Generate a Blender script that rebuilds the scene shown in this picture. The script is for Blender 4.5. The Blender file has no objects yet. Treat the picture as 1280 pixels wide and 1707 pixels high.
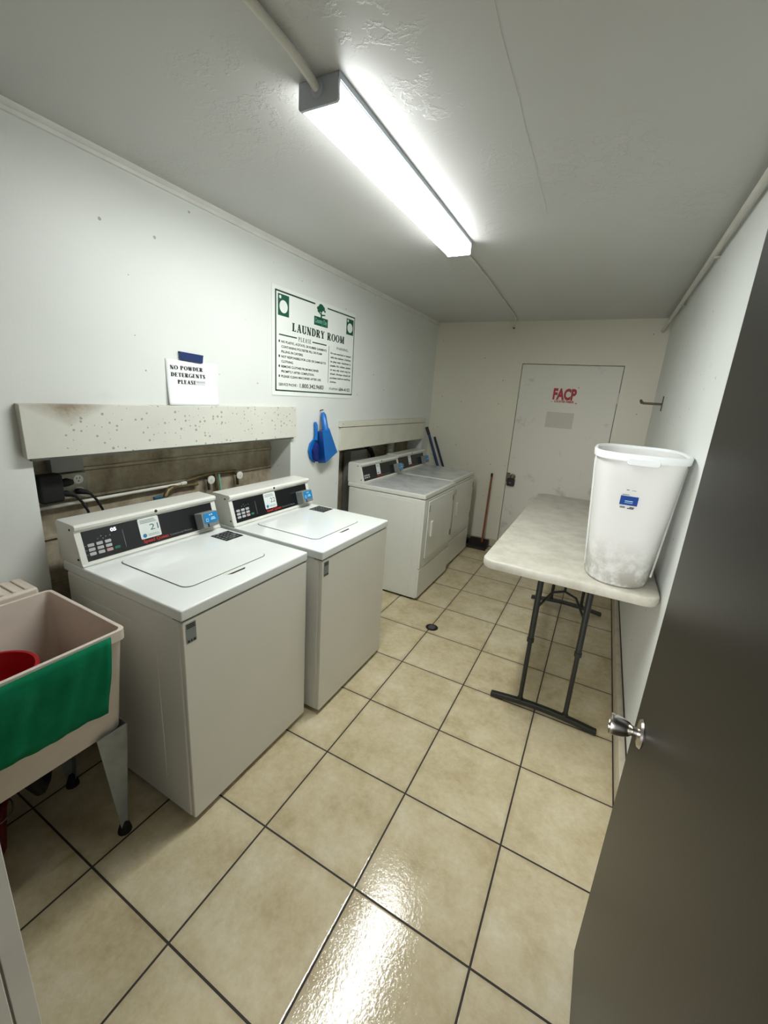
import bpy, bmesh, math, random
from mathutils import Vector, Matrix
random.seed(7)
PI = math.pi
C = bpy.context.scene.collection
SC = bpy.context.scene

# ------------------------------------------------------------------ camera
F_PX, CX, CY = 686.08, 640.22, 842.34
YAW, PITCH, ROLL = math.radians(-27.2018), math.radians(-14.8898), math.radians(3.857)
CAM = Vector((1.30426, -0.50418, 1.64973))
fwd = Vector((math.sin(YAW)*math.cos(PITCH), math.cos(YAW)*math.cos(PITCH), math.sin(PITCH)))
rt = Vector((math.cos(YAW), -math.sin(YAW), 0)); up = rt.cross(fwd)
r2 = rt*math.cos(ROLL) + up*math.sin(ROLL)
u2 = -rt*math.sin(ROLL) + up*math.cos(ROLL)
cd = bpy.data.cameras.new('camera'); cam = bpy.data.objects.new('camera', cd); C.objects.link(cam)
m = Matrix.Identity(4)
for i in range(3):
    m[i][0] = r2[i]; m[i][1] = u2[i]; m[i][2] = -fwd[i]; m[i][3] = CAM[i]
cam.matrix_world = m
cd.sensor_fit = 'VERTICAL'; cd.sensor_height = 36; cd.sensor_width = 27
cd.lens = F_PX/1707*36
cd.shift_y = -(853.5 - CY)/1707
cd.shift_x = 0
cd.clip_start = 0.02
SC.camera = cam

# ------------------------------------------------------------------ world, exposure
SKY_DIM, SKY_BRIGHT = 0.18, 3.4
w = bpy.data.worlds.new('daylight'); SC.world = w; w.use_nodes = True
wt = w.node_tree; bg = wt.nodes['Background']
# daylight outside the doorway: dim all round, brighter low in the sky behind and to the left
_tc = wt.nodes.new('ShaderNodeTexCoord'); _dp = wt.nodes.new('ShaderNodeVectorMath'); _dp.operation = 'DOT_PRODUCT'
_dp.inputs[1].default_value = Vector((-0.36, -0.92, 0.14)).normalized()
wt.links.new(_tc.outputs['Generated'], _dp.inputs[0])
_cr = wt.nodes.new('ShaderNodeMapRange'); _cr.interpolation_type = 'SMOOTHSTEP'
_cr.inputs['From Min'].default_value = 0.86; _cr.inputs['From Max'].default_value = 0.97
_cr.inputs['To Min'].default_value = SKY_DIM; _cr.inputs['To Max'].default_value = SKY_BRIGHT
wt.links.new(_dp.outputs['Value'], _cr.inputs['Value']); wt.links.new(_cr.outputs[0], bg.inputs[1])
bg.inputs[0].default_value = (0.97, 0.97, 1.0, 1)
SC.view_settings.view_transform = 'Standard'
SC.view_settings.look = 'None'
SC.view_settings.gamma = 1
SC.view_settings.use_curve_mapping = False
SC.view_settings.exposure = 0.88
LAMP_STRENGTH = 34.0; LAMP_SIDE = 6.0

# room dimensions (metres); y runs into the room, x to the right
SEAM = (0.93, 0.45, 0.90, 1.7)
XL, XR, YF, YN, H = -0.583, 1.655, 4.215, -0.30, 2.488
TP = 0.41

# ------------------------------------------------------------------ materials
def srgb(r, g, b):
    f = lambda c: (c/255/12.92) if c/255 <= 0.04045 else ((c/255+0.055)/1.055)**2.4
    return (f(r), f(g), f(b), 1)

class NT:
    def __init__(s, name):
        s.m = bpy.data.materials.new(name); s.m.use_nodes = True
        s.t = s.m.node_tree; s.b = s.t.nodes['Principled BSDF']
        s._tc = None
    def node(s, typ, **kw):
        n = s.t.nodes.new(typ)
        for k, v in kw.items():
            if k.startswith('i_'):
                key = k[2:]; key = int(key) if key.isdigit() else key
                n.inputs[key].default_value = v
            else: setattr(n, k, v)
        return n
    def link(s, a, b): s.t.links.new(a, b)
    def tc(s):
        if not s._tc: s._tc = s.node('ShaderNodeTexCoord')
        return s._tc.outputs['Object']
    def scaled(s, sc):
        mp = s.node('ShaderNodeMapping'); mp.inputs['Scale'].default_value = sc
        s.link(s.tc(), mp.inputs['Vector']); return mp.outputs[0]
    def noise(s, scale, detail=4, rough=0.55, vec=None):
        n = s.node('ShaderNodeTexNoise'); n.inputs['Scale'].default_value = scale
        n.inputs['Detail'].default_value = detail; n.inputs['Roughness'].default_value = rough
        s.link(vec if vec else s.tc(), n.inputs['Vector']); return n.outputs['Fac']
    def ramp(s, fac, stops):
        r = s.node('ShaderNodeValToRGB'); e = r.color_ramp.elements
        while len(e) < len(stops): e.new(0.5)
        for k, (p, c) in enumerate(stops):
            e[k].position = p; e[k].color = c if len(c) == 4 else (*c, 1)
        s.link(fac, r.inputs[0]); return r.outputs[0]
    def mix(s, fac, a, b, blend='MIX'):
        n = s.node('ShaderNodeMix', data_type='RGBA', blend_type=blend)
        for sock, v in ((n.inputs[0], fac), (n.inputs[6], a), (n.inputs[7], b)):
            if hasattr(v, 'links') or hasattr(v, 'is_output'): s.link(v, sock)
            else: sock.default_value = v
        return n.outputs[2]
    def math(s, op, a, b=0.0, clamp=False):
        n = s.node('ShaderNodeMath', operation=op); n.use_clamp = clamp
        for sock, v in ((n.inputs[0], a), (n.inputs[1], b)):
            if hasattr(v, 'is_output'): s.link(v, sock)
            else: sock.default_value = v
        return n.outputs[0]
    def bump(s, h, strength=0.2, dist=0.002):
        b = s.node('ShaderNodeBump'); b.inputs['Strength'].default_value = strength
        b.inputs['Distance'].default_value = dist
        s.link(h, b.inputs['Height']); s.link(b.outputs[0], s.b.inputs['Normal'])

def mat(name, col, rough=0.5, metal=0.0, var=0.0, vscale=6.0, bump=0.0, bscale=60.0, bdist=0.001, coat=0.0, spec=0.5, emit=None, estr=0.0):
    n = NT(name)
    n.b.inputs['Base Color'].default_value = col
    n.b.inputs['Roughness'].default_value = rough
    n.b.inputs['Metallic'].default_value = metal
    n.b.inputs['Specular IOR Level'].default_value = spec
    if coat: n.b.inputs['Coat Weight'].default_value = coat; n.b.inputs['Coat Roughness'].default_value = 0.08
    if var:
        f = n.noise(vscale)
        d = tuple(c*(1-var) for c in col[:3]) + (1,)
        l = tuple(min(1, c*(1+var*0.6)) for c in col[:3]) + (1,)
        n.link(n.ramp(f, [(0.35, d), (0.65, l)]), n.b.inputs['Base Color'])
    if bump: n.bump(n.noise(bscale, 3), bump, bdist)
    if emit:
        n.b.inputs['Emission Color'].default_value = emit; n.b.inputs['Emission Strength'].default_value = estr
    return n.m

def wall_material(name, col, dirt_amt=0.25, rough=0.45):
    n = NT(name)
    big = n.noise(1.3, 3)
    base = n.ramp(big, [(0.3, tuple(c*0.93 for c in col[:3])), (0.7, col)])
    # sparse scuffs and nail marks
    sp_ = n.node('ShaderNodeSeparateXYZ'); n.link(n.tc(), sp_.inputs[0])
    cb_ = n.node('ShaderNodeCombineXYZ'); n.link(n.math('ADD', sp_.outputs[1], sp_.outputs[0]), cb_.inputs[0]); n.link(sp_.outputs[2], cb_.inputs[1])
    v = n.node('ShaderNodeTexVoronoi', voronoi_dimensions='2D'); v.inputs['Scale'].default_value = 4.5
    n.link(cb_.outputs[0], v.inputs['Vector'])
    rn_ = n.node('ShaderNodeSeparateColor'); n.link(v.outputs['Color'], rn_.inputs[0])
    spot = n.math('LESS_THAN', v.outputs['Distance'], n.math('MULTIPLY', rn_.outputs[0], 0.030))
    gate = n.math('GREATER_THAN', n.noise(2.2, 2), 0.46)
    spot = n.math('MULTIPLY', n.math('MULTIPLY', spot, gate), 0.55)
    smu = n.ramp(n.noise(5.5, 8, 0.7), [(0.62, (0, 0, 0)), (0.78, (1, 1, 1))])
    smu2 = n.math('MULTIPLY', smu, dirt_amt)
    c1 = n.mix(smu2, base, tuple(c*0.55 for c in col[:3]) + (1,))
    c2 = n.mix(spot, c1, srgb(70, 68, 60))
    n.link(c2, n.b.inputs['Base Color'])
    n.b.inputs['Roughness'].default_value = rough
    h = n.math('ADD', n.noise(120, 3), n.math('MULTIPLY', n.noise(14, 3), 1.5))
    n.bump(h, 0.25, 0.0012)
    return n.m

def ceiling_material():
    n = NT('ceiling_plaster')
    col = srgb(199, 199, 196)
    base = n.ramp(n.noise(1.1, 3), [(0.3, tuple(c*0.92 for c in col[:3])), (0.7, col)])
    n.link(base, n.b.inputs['Base Color'])
    n.b.inputs['Roughness'].default_value = 0.42
    patch = n.ramp(n.noise(1.9, 3), [(0.50, (0, 0, 0)), (0.62, (1, 1, 1))])
    rid = n.ramp(n.noise(17, 5, 0.6), [(0.50, (0, 0, 0)), (0.56, (1, 1, 1)), (0.62, (0.2, 0.2, 0.2))])
    h = n.math('MULTIPLY', patch, rid)
    h = n.math('ADD', h, n.math('MULTIPLY', n.noise(6, 3), 0.5))
    n.bump(h, 0.32, 0.004)
    return n.m

def floor_material():
    n = NT('floor_tile')
    sep = n.node('ShaderNodeSeparateXYZ'); n.link(n.tc(), sep.inputs[0])
    def cell(o):
        d = n.math('DIVIDE', o, TP); fr = n.math('FRACT', d); fl = n.math('FLOOR', d)
        e = n.math('MINIMUM', fr, n.math('SUBTRACT', 1.0, fr))
        return n.math('MULTIPLY', e, TP), fl
    ex, fx = cell(sep.outputs[0]); ey, fy = cell(sep.outputs[1])
    e = n.math('MINIMUM', ex, ey)
    comb = n.node('ShaderNodeCombineXYZ'); n.link(fx, comb.inputs[0]); n.link(fy, comb.inputs[1])
    wn = n.node('ShaderNodeTexWhiteNoise', noise_dimensions='2D'); n.link(comb.outputs[0], wn.inputs['Vector'])
    # offset texture per tile
    off = n.node('ShaderNodeVectorMath', operation='MULTIPLY_ADD')
    n.link(wn.outputs['Color'], off.inputs[0]); off.inputs[1].default_value = (7, 7, 7); n.link(n.tc(), off.inputs[2])
    a = n.noise(5.5, 6, 0.62, off.outputs[0]); b2 = n.noise(38, 6, 0.7, off.outputs[0])
    mixn = n.math('ADD', n.math('MULTIPLY', a, 0.65), n.math('MULTIPLY', b2, 0.35))
    col = n.ramp(mixn, [(0.34, srgb(184, 168, 131)), (0.5, srgb(204, 191, 157)), (0.68, srgb(221, 211, 184))])
    tint = n.ramp(wn.outputs['Value'], [(0, (0.93, 0.92, 0.90)), (1, (1.0, 1.0, 1.0))])
    col = n.mix(1.0, col, tint, 'MULTIPLY')
    # dirt collecting close to the joints
    dj = n.ramp(n.math('MULTIPLY', n.math('ADD', n.math('MULTIPLY', e, 14.0), n.noise(9, 4)), 0.6), [(0.3, (1, 1, 1)), (0.5, (0, 0, 0))])
    col = n.mix(n.math('MULTIPLY', dj, 0.28), col, srgb(150, 132, 100))
    g = n.math('LESS_THAN', e, 0.0034)
    col = n.mix(g, col, srgb(44, 36, 30))
    n.link(col, n.b.inputs['Base Color'])
    rr = n.math('ADD', n.math('MULTIPLY', n.noise(9, 4), 0.08), 0.05)
    rr = n.math('ADD', rr, n.math('MULTIPLY', g, 0.6))
    n.link(rr, n.b.inputs['Roughness'])
    n.b.inputs['Specular IOR Level'].default_value = 0.5
    edge = n.ramp(n.math('MULTIPLY', e, 100.0), [(0.30, (0, 0, 0)), (0.75, (1, 1, 1))])
    h = n.math('ADD', n.math('MULTIPLY', edge, 1.0), n.math('ADD', n.math('MULTIPLY', n.noise(75, 3, 0.65), 1.5), n.math('MULTIPLY', n.noise(11, 2), 0.8)))
    n.bump(h, 0.30, 0.0013)
    return n.m

def board_material():
    n = NT('speckled_board')
    col = srgb(210, 210, 198)
    sp_ = n.node('ShaderNodeSeparateXYZ'); n.link(n.tc(), sp_.inputs[0])
    cb_ = n.node('ShaderNodeCombineXYZ'); n.link(sp_.outputs[1], cb_.inputs[0]); n.link(sp_.outputs[2], cb_.inputs[1])
    v = n.node('ShaderNodeTexVoronoi', voronoi_dimensions='2D'); v.inputs['Scale'].default_value = 36
    n.link(cb_.outputs[0], v.inputs['Vector'])
    rnd = n.node('ShaderNodeSeparateColor'); n.link(v.outputs['Color'], rnd.inputs[0])
    thr = n.math('MULTIPLY', n.math('POWER', rnd.outputs[0], 2.2), 0.23)
    sp = n.math('LESS_THAN', v.outputs['Distance'], thr)
    sx = n.node('ShaderNodeSeparateXYZ'); n.link(n.tc(), sx.inputs[0])
    along = n.ramp(n.math('MULTIPLY', sx.outputs[1], 0.7), [(0.05, (0.45,)*3), (0.3, (0.72,)*3), (0.6, (1, 1, 1))])
    gate = n.math('GREATER_THAN', n.math('MULTIPLY', n.noise(5, 2), along), 0.30)
    sp = n.math('MULTIPLY', n.math('MULTIPLY', sp, gate), 0.62)
    c1 = n.mix(sp, n.ramp(n.noise(4, 4), [(0.3, tuple(c*0.93 for c in col[:3])), (0.7, col)]), srgb(112, 108, 92))
    # brown damp stain near the top left corner
    dx = n.math('ABSOLUTE', n.math('SUBTRACT', sx.outputs[1], 0.15)); dz = n.math('SUBTRACT', 0.20, sx.outputs[2])
    f = n.math('SUBTRACT', 1.0, n.math('ADD', n.math('MULTIPLY', dx, 6.0), n.math('MULTIPLY', dz, 11.0)))
    f = n.math('MULTIPLY', f, n.math('MULTIPLY', n.noise(28, 6, 0.75), 2.4), True)
    c2 = n.mix(n.math('MULTIPLY', f, 0.8), c1, srgb(120, 98, 66))
    n.link(c2, n.b.inputs['Base Color']); n.b.inputs['Roughness'].default_value = 0.5
    return n.m

def concrete_material():
    n = NT('dirty_block')
    a = n.noise(7, 8, 0.7); v = n.scaled((1, 1, 0.3)); b = n.noise(11, 5, 0.6, v)
    f = n.math('ADD', n.math('MULTIPLY', a, 0.6), n.math('MULTIPLY', b, 0.4))
    n.link(n.ramp(f, [(0.3, srgb(92, 80, 62)), (0.5, srgb(158, 147, 124)), (0.7, srgb(190, 182, 160))]), n.b.inputs['Base Color'])
    n.b.inputs['Roughness'].default_value = 0.9
    n.bump(n.noise(70, 5), 0.6, 0.003)
    return n.m

def grimy(name, col, dirt, scale=6, lo=0.55, hi=0.75, rough=0.35, zfade=None, bump=0.0, amt=0.7, spec=0.5):
    n = NT(name)
    f = n.ramp(n.noise(scale, 8, 0.7), [(lo, (0, 0, 0)), (hi, (1, 1, 1))])
    f = n.math('MULTIPLY', f, amt)
    if zfade:
        sx = n.node('ShaderNodeSeparateXYZ'); n.link(n.tc(), sx.inputs[0])
        zf = n.math('SUBTRACT', 1.0, n.math('DIVIDE', sx.outputs[2], zfade), True)
        f = n.math('MULTIPLY', f, zf)
    n.link(n.mix(f, col, dirt), n.b.inputs['Base Color'])
    n.b.inputs['Roughness'].default_value = rough
    n.b.inputs['Specular IOR Level'].default_value = spec
    if bump: n.bump(n.noise(90, 4), bump, 0.001)
    return n.m

M = {}
M['wall'] = wall_material('wall_paint', srgb(226, 229, 224), 0.10)
M['wall_far'] = wall_material('far_wall_paint', srgb(226, 222, 204), 0.15)
M['wall_near'] = mat('bounce_dimming_wall_paint', srgb(128, 120, 108), 0.6, var=0.06, bump=0.3, bscale=60)  # unseen inner face, coloured dark to cut bounce light near the doorway
M['ceiling'] = ceiling_material()
M['floor'] = floor_material()
M['board'] = board_material()
M['board2'] = mat('plain_board', srgb(216, 214, 198), 0.5, var=0.05)
M['trim'] = mat('painted_trim', srgb(222, 222, 216), 0.45, var=0.05, vscale=9)
M['block'] = concrete_material()
M['dark'] = mat('gap_shade', srgb(40, 38, 34), 0.9)  # shade inside gaps and the lid notch, given as a dark colour
M['basetile'] = grimy('baseboard_tile', srgb(196, 186, 164), srgb(120, 104, 80), 8, 0.5, 0.8, 0.3)
M['caulk'] = mat('dark_caulk', srgb(58, 44, 34), 0.9)
M['door_white'] = grimy('painted_door', srgb(222, 219, 206), srgb(120, 120, 108), 5.5, 0.58, 0.72, 0.45, bump=0.1, amt=0.45)
M['patch'] = mat('faded_patch', srgb(200, 197, 184), 0.6)
M['enamel'] = mat('white_enamel', srgb(230, 234, 230), 0.07, var=0.02, vscale=3, coat=0.3)
M['enamel_side'] = mat('white_enamel_side', srgb(224, 224, 215), 0.20, var=0.02, vscale=3)
M['enamel_front'] = mat('front_panel_enamel', srgb(222, 219, 208), 0.25, var=0.02, vscale=3)
M['dryer_top'] = grimy('smudged_dryer_top', srgb(205, 207, 204), srgb(150, 152, 150), 4, 0.45, 0.7, 0.16)
M['seam'] = mat('seam_shadow', srgb(96, 98, 96), 0.6)  # shade of panel and lid gaps, put in as grey strips
M['black_panel'] = mat('black_control_panel', srgb(14, 16, 20), 0.22)
M['black'] = mat('black_plastic', srgb(18, 18, 18), 0.45)
M['key'] = mat('grey_key', srgb(176, 178, 178), 0.5)
M['green_key'] = mat('green_key', srgb(30, 110, 84), 0.5)
M['red_key'] = mat('pinkish_key', srgb(186, 150, 150), 0.5)
M['led'] = mat('led_digits', srgb(230, 235, 255), 0.5, emit=(0.8, 0.88, 1, 1), estr=0.7)
M['led_dim'] = mat('led_dim', srgb(110, 130, 130), 0.5)
M['sticker'] = mat('white_sticker', srgb(222, 228, 224), 0.35, var=0.03, vscale=40)
M['ink'] = mat('dark_ink', srgb(30, 30, 32), 0.6)
M['grey_ink'] = mat('grey_ink', srgb(120, 126, 126), 0.6)
M['teal_ink'] = mat('teal_ink', srgb(50, 100, 110), 0.6)
M['blue_ink'] = mat('blue_ink', srgb(50, 120, 165), 0.6)
M['red_ink'] = mat('red_logo_ink', srgb(176, 44, 40), 0.5)
M['sign_red'] = mat('sign_red_ink', srgb(170, 22, 34), 0.5)
M['green_ink'] = mat('green_ink', srgb(12, 84, 62), 0.5)
M['dkgreen_ink'] = mat('dark_green_ink', srgb(34, 62, 52), 0.5)
M['pale_green'] = mat('pale_green_ink', srgb(120, 180, 160), 0.5)
M['sign_white'] = mat('sign_white', srgb(232, 236, 230), 0.3)
M['paper'] = mat('paper', srgb(240, 243, 243), 0.7)
M['blue_tape'] = mat('blue_tape', srgb(6, 40, 96), 0.7, bump=0.3, bscale=120)
M['reader_grey'] = mat('card_reader_grey', srgb(128, 134, 132), 0.4)
M['reader_blue'] = mat('card_reader_blue', srgb(26, 130, 190), 0.3)
M['pale_blue'] = mat('pale_blue_print', srgb(190, 226, 244), 0.4)
M['tub'] = mat('tub_plastic', srgb(214, 202, 188), 0.4, var=0.04, vscale=12, bump=0.08, bscale=200)
M['zinc'] = mat('galvanised_leg', srgb(146, 150, 148), 0.45, metal=0.35, var=0.12, vscale=20)
M['rubber'] = mat('black_rubber', srgb(16, 15, 14), 0.8)
M['cloth'] = grimy('green_cloth', srgb(0, 116, 76), srgb(30, 140, 104), 9, 0.45, 0.75, 0.85, bump=0.4, amt=0.5, spec=0.2)
M['red_plastic'] = mat('red_plastic', srgb(170, 12, 22), 0.4)
M['dark_red'] = mat('dark_red_plastic', srgb(110, 12, 26), 0.4)
M['table_top'] = grimy('blow_moulded_top', srgb(202, 198, 184), srgb(150, 147, 128), 8, 0.42, 0.75, 0.42, bump=0.35)
M['table_leg'] = mat('dark_powder_coat', srgb(34, 35, 30), 0.42, metal=0.2)
M['bin'] = grimy('white_bin_plastic', srgb(243, 243, 240), srgb(168, 164, 146), 14, 0.42, 0.58, 0.26, zfade=0.24, amt=1.0)
def translucent(m, col, f):
    t = m.node_tree; b = t.nodes['Principled BSDF']; o = t.nodes['Material Output']
    tr = t.nodes.new('ShaderNodeBsdfTranslucent'); tr.inputs[0].default_value = col
    mx = t.nodes.new('ShaderNodeMixShader'); mx.inputs[0].default_value = f
    t.links.new(b.outputs[0], mx.inputs[1]); t.links.new(tr.outputs[0], mx.inputs[2]); t.links.new(mx.outputs[0], o.inputs[0])
translucent(M['bin'], srgb(250, 250, 247), 0.30)
M['bin_rim'] = mat('bin_rim_plastic', srgb(232, 235, 234), 0.3)
M['bin_blue'] = mat('bin_label_blue', srgb(24, 66, 140), 0.3)
M['dark_door'] = mat('dark_painted_steel', srgb(31, 28, 23), 0.38, spec=0.28, var=0.08, vscale=2, bump=0.15, bscale=150, bdist=0.0006)
M['steel'] = mat('brushed_steel', srgb(190, 186, 178), 0.22, metal=1.0, var=0.05, vscale=30)
M['dull_steel'] = mat('dull_steel', srgb(120, 112, 98), 0.4, metal=0.9, var=0.2, vscale=30)
M['bronze'] = mat('aged_bronze', srgb(84, 74, 58), 0.4, metal=0.8)
M['blue_plastic'] = mat('blue_plastic', srgb(8, 104, 184), 0.35)
M['blue_shaded'] = mat('shaded_blue_plastic', srgb(10, 62, 136), 0.4)  # same blue plastic, darkened for the dustpan walls in shade
M['pole_blue'] = mat('blue_pole', srgb(14, 44, 96), 0.4)
M['navy'] = mat('navy_plastic', srgb(14, 24, 58), 0.4)
M['brass'] = mat('tarnished_brass', srgb(112, 98, 66), 0.5, metal=0.5, var=0.2, vscale=60)
M['pipe_paint'] = mat('painted_pipe', srgb(206, 204, 194), 0.45, var=0.06)
M['white_plastic'] = mat('white_plastic', srgb(214, 214, 204), 0.4)
M['outlet'] = mat('old_outlet', srgb(156, 152, 138), 0.5, var=0.15, vscale=40)
M['wood_pole'] = mat('orange_brown_pole', srgb(140, 72, 40), 0.5, var=0.15, vscale=20)
M['duct'] = mat('foil_duct', srgb(190, 190, 184), 0.3, metal=0.8)
M['greybox'] = mat('grey_painted_metal', srgb(120, 120, 114), 0.5, var=0.1)
M['fixture'] = mat('fixture_metal', srgb(200, 206, 216), 0.4, metal=0.2)
M['fixture_side'] = mat('fixture_pan', srgb(176, 184, 192), 0.35)
def diffuser_material(name, strength):
    n = NT(name)
    n.b.inputs['Base Color'].default_value = (0.9, 0.9, 0.9, 1)
    n.b.inputs['Emission Color'].default_value = (0.95, 0.98, 0.97, 1)
    n.b.inputs['Emission Strength'].default_value = strength
    n.b.inputs['Roughness'].default_value = 0.3
    return n.m
M['diffuser'] = diffuser_material('prismatic_lens', LAMP_STRENGTH)
M['diffuser_side'] = diffuser_material('prismatic_lens_side', LAMP_SIDE)

# ------------------------------------------------------------------ mesh helpers
class MB:
    def __init__(s): s.v = []; s.f = []
    def add(s, vs, fs):
        o = len(s.v); s.v += [Vector(v) for v in vs]; s.f += [[i+o for i in f] for f in fs]; return s
    def box(s, x0, x1, y0, y1, z0, z1, M4=None):
        vs = [Vector((x, y, z)) for x in (x0, x1) for y in (y0, y1) for z in (z0, z1)]
        if M4: vs = [M4 @ v for v in vs]
        return s.add(vs, [(0, 1, 3, 2), (4, 6, 7, 5), (0, 4, 5, 1), (2, 3, 7, 6), (0, 2, 6, 4), (1, 5, 7, 3)])
    def loft(s, rings, cap0=True, cap1=True, close=False):
        o = len(s.v); n = len(rings[0])
        for r in rings: s.v += [Vector(p) for p in r]
        k = len(rings)
        for a in range(k if close else k-1):
            b = (a+1) % k
            for i in range(n):
                j = (i+1) % n
                s.f.append([o+a*n+i, o+a*n+j, o+b*n+j, o+b*n+i])
        if not close:
            if cap0: s.f.append([o+i for i in range(n)][::-1])
            if cap1: s.f.append([o+(k-1)*n+i for i in range(n)])
        return s
    def prism(s, pts, o, u, v, n, d0, d1):
        """pts 2D polygon in plane (u,v) at origin o, extruded along n from d0 to d1"""
        o, u, v, n = Vector(o), Vector(u), Vector(v), Vector(n)
        ring = lambda d: [o+u*a+v*b+n*d for a, b in pts]
        return s.loft([ring(d0), ring(d1)])
    def flat(s, pts, o, u, v, n, d=0.0):
        o, u, v, n = Vector(o), Vector(u), Vector(v), Vector(n)
        k = len(s.v); s.v += [o+u*a+v*b+n*d for a, b in pts]; s.f.append([k+i for i in range(len(pts))]); return s
    def tube(s, path, r, n=12, caps=True):
        path = [Vector(p) for p in path]; rs = r if isinstance(r, (list, tuple)) else [r]*len(path)
        rings = []; prev = None
        for i, p in enumerate(path):
            a = path[max(0, i-1)]; b = path[min(len(path)-1, i+1)]
            t = (b-a).normalized()
            if prev is None:
                ref = Vector((0, 0, 1)) if abs(t.z) < 0.9 else Vector((1, 0, 0))
                x = t.cross(ref).normalized()
            else: x = (prev - t*prev.dot(t)).normalized()
            y = t.cross(x); prev = x
            rings.append([p+(x*math.cos(2*PI*k/n)+y*math.sin(2*PI*k/n))*rs[i] for k in range(n)])
        return s.loft(rings, caps, caps)
    def lathe(s, prof, o, ax, n=32, closed=False):
        """prof: list of (r, h) along axis ax from o"""
        o = Vector(o); ax = Vector(ax).normalized()
        ref = Vector((0, 0, 1)) if abs(ax.z) < 0.9 else Vector((1, 0, 0))
        x = ax.cross(ref).normalized(); y = ax.cross(x)
        rings = [[o+ax*h+(x*math.cos(2*PI*k/n)+y*math.sin(2*PI*k/n))*max(r, 1e-5) for k in range(n)] for r, h in prof]
        return s.loft(rings, not closed, not closed, closed)
    def text(s, body, o, u, v, n, h, d=0.0008, width=None, align='CENTER', xs=1.0, bold=0.0):
        c = bpy.data.curves.new('t', 'FONT'); c.body = body; c.size = 1.0; c.align_x = 'LEFT'; c.resolution_u = 3
        c.offset = bold
        ob = bpy.data.objects.new('t', c); me = bpy.data.meshes.new_from_object(ob)
        if len(me.vertices) == 0: return s
        x0 = min(p.co.x for p in me.vertices); x1 = max(p.co.x for p in me.vertices)
        k = h/0.72; kx = k*xs
        if width: kx = width/(x1-x0)
        off = {'CENTER': -(x0+x1)/2, 'LEFT': -x0, 'RIGHT': -x1}[align]
        o, u, v, n = Vector(o), Vector(u), Vector(v), Vector(n)
        s.add([o+u*((p.co.x+off)*kx)+v*(p.co.y*k)+n*d for p in me.vertices], [list(f.vertices) for f in me.polygons])
        bpy.data.objects.remove(ob); bpy.data.meshes.remove(me); bpy.data.curves.remove(c)
        return s
    def build(s, name, m, parent=None, smooth=False, bevel=0, seg=2, angle=35):
        me = bpy.data.meshes.new(name)
        inv = parent_world(parent).inverted() if parent else Matrix.Identity(4)
        me.from_pydata([inv @ v for v in s.v], [], s.f); me.update()
        bm = bmesh.new(); bm.from_mesh(me); bmesh.ops.recalc_face_normals(bm, faces=bm.faces); bm.to_mesh(me); bm.free()
        me.materials.append(M[m] if isinstance(m, str) else m)
        ob = bpy.data.objects.new(name, me); C.objects.link(ob)
        if parent: ob.parent = parent
        if smooth or bevel:
            for p in me.polygons: p.use_smooth = True
            me.set_sharp_from_angle(angle=math.radians(angle)) if not bevel else None
        if bevel:
            b = ob.modifiers.new('bevel', 'BEVEL'); b.width = bevel; b.segments = seg; b.limit_method = 'ANGLE'; b.angle_limit = math.radians(30)
            b.harden_normals = False
            me.set_sharp_from_angle(angle=math.radians(angle))
            w = ob.modifiers.new('wn', 'WEIGHTED_NORMAL'); w.keep_sharp = False
        return ob

def build_each(mb, name, m, parent=None, **kw):
    par = list(range(len(mb.v)))
    def f(a):
        while par[a] != a: par[a] = par[par[a]]; a = par[a]
        return a
    for fc in mb.f:
        for i in fc[1:]: par[f(i)] = f(fc[0])
    groups = {}
    for fc in mb.f: groups.setdefault(f(fc[0]), []).append(fc)
    out = []
    for fs in groups.values():
        idx = sorted({i for fc in fs for i in fc}); mp = {a: b for b, a in enumerate(idx)}
        q = MB(); q.v = [mb.v[i] for i in idx]; q.f = [[mp[i] for i in fc] for fc in fs]
        out.append(q.build(name, m, parent, **kw))
    return out

def parent_world(p):
    mt = p.matrix_basis.copy(); q = p.parent
    while q: mt = q.matrix_basis @ mt; q = q.parent
    return mt

def tag(o, label=None, cat=None, group=None, kind=None):
    if label: o['label'] = label
    if cat: o['category'] = cat
    if group: o['group'] = group
    if kind: o['kind'] = kind
    return o
def thing(name, label, cat, loc, group=None):
    o = bpy.data.objects.new(name, None); C.objects.link(o); o.location = loc; o.empty_display_size = 0.05
    return tag(o, label, cat, group)
def struct(mb, name, m, parent=None, **kw):
    o = mb.build(name, m, parent, **kw)
    if not parent: o['kind'] = 'structure'
    return o
def rrect(w, h, r, n=5, cx=0, cy=0):
    pts = []
    for (sx, sy, a0) in ((1, 1, 0), (-1, 1, 90), (-1, -1, 180), (1, -1, 270)):
        for k in range(n+1):
            a = math.radians(a0+90*k/n)
            pts.append((cx+sx*(w/2-r)+r*math.cos(a), cy+sy*(h/2-r)+r*math.sin(a)))
    return pts
def rect(a0, a1, b0, b1): return [(a0, b0), (a1, b0), (a1, b1), (a0, b1)]
def disc(r, n=20, cx=0, cy=0, ry=None): return [(cx+r*math.cos(2*PI*k/n), cy+(ry or r)*math.sin(2*PI*k/n)) for k in range(n)]
X, Y, Z = Vector((1, 0, 0)), Vector((0, 1, 0)), Vector((0, 0, 1))

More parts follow.
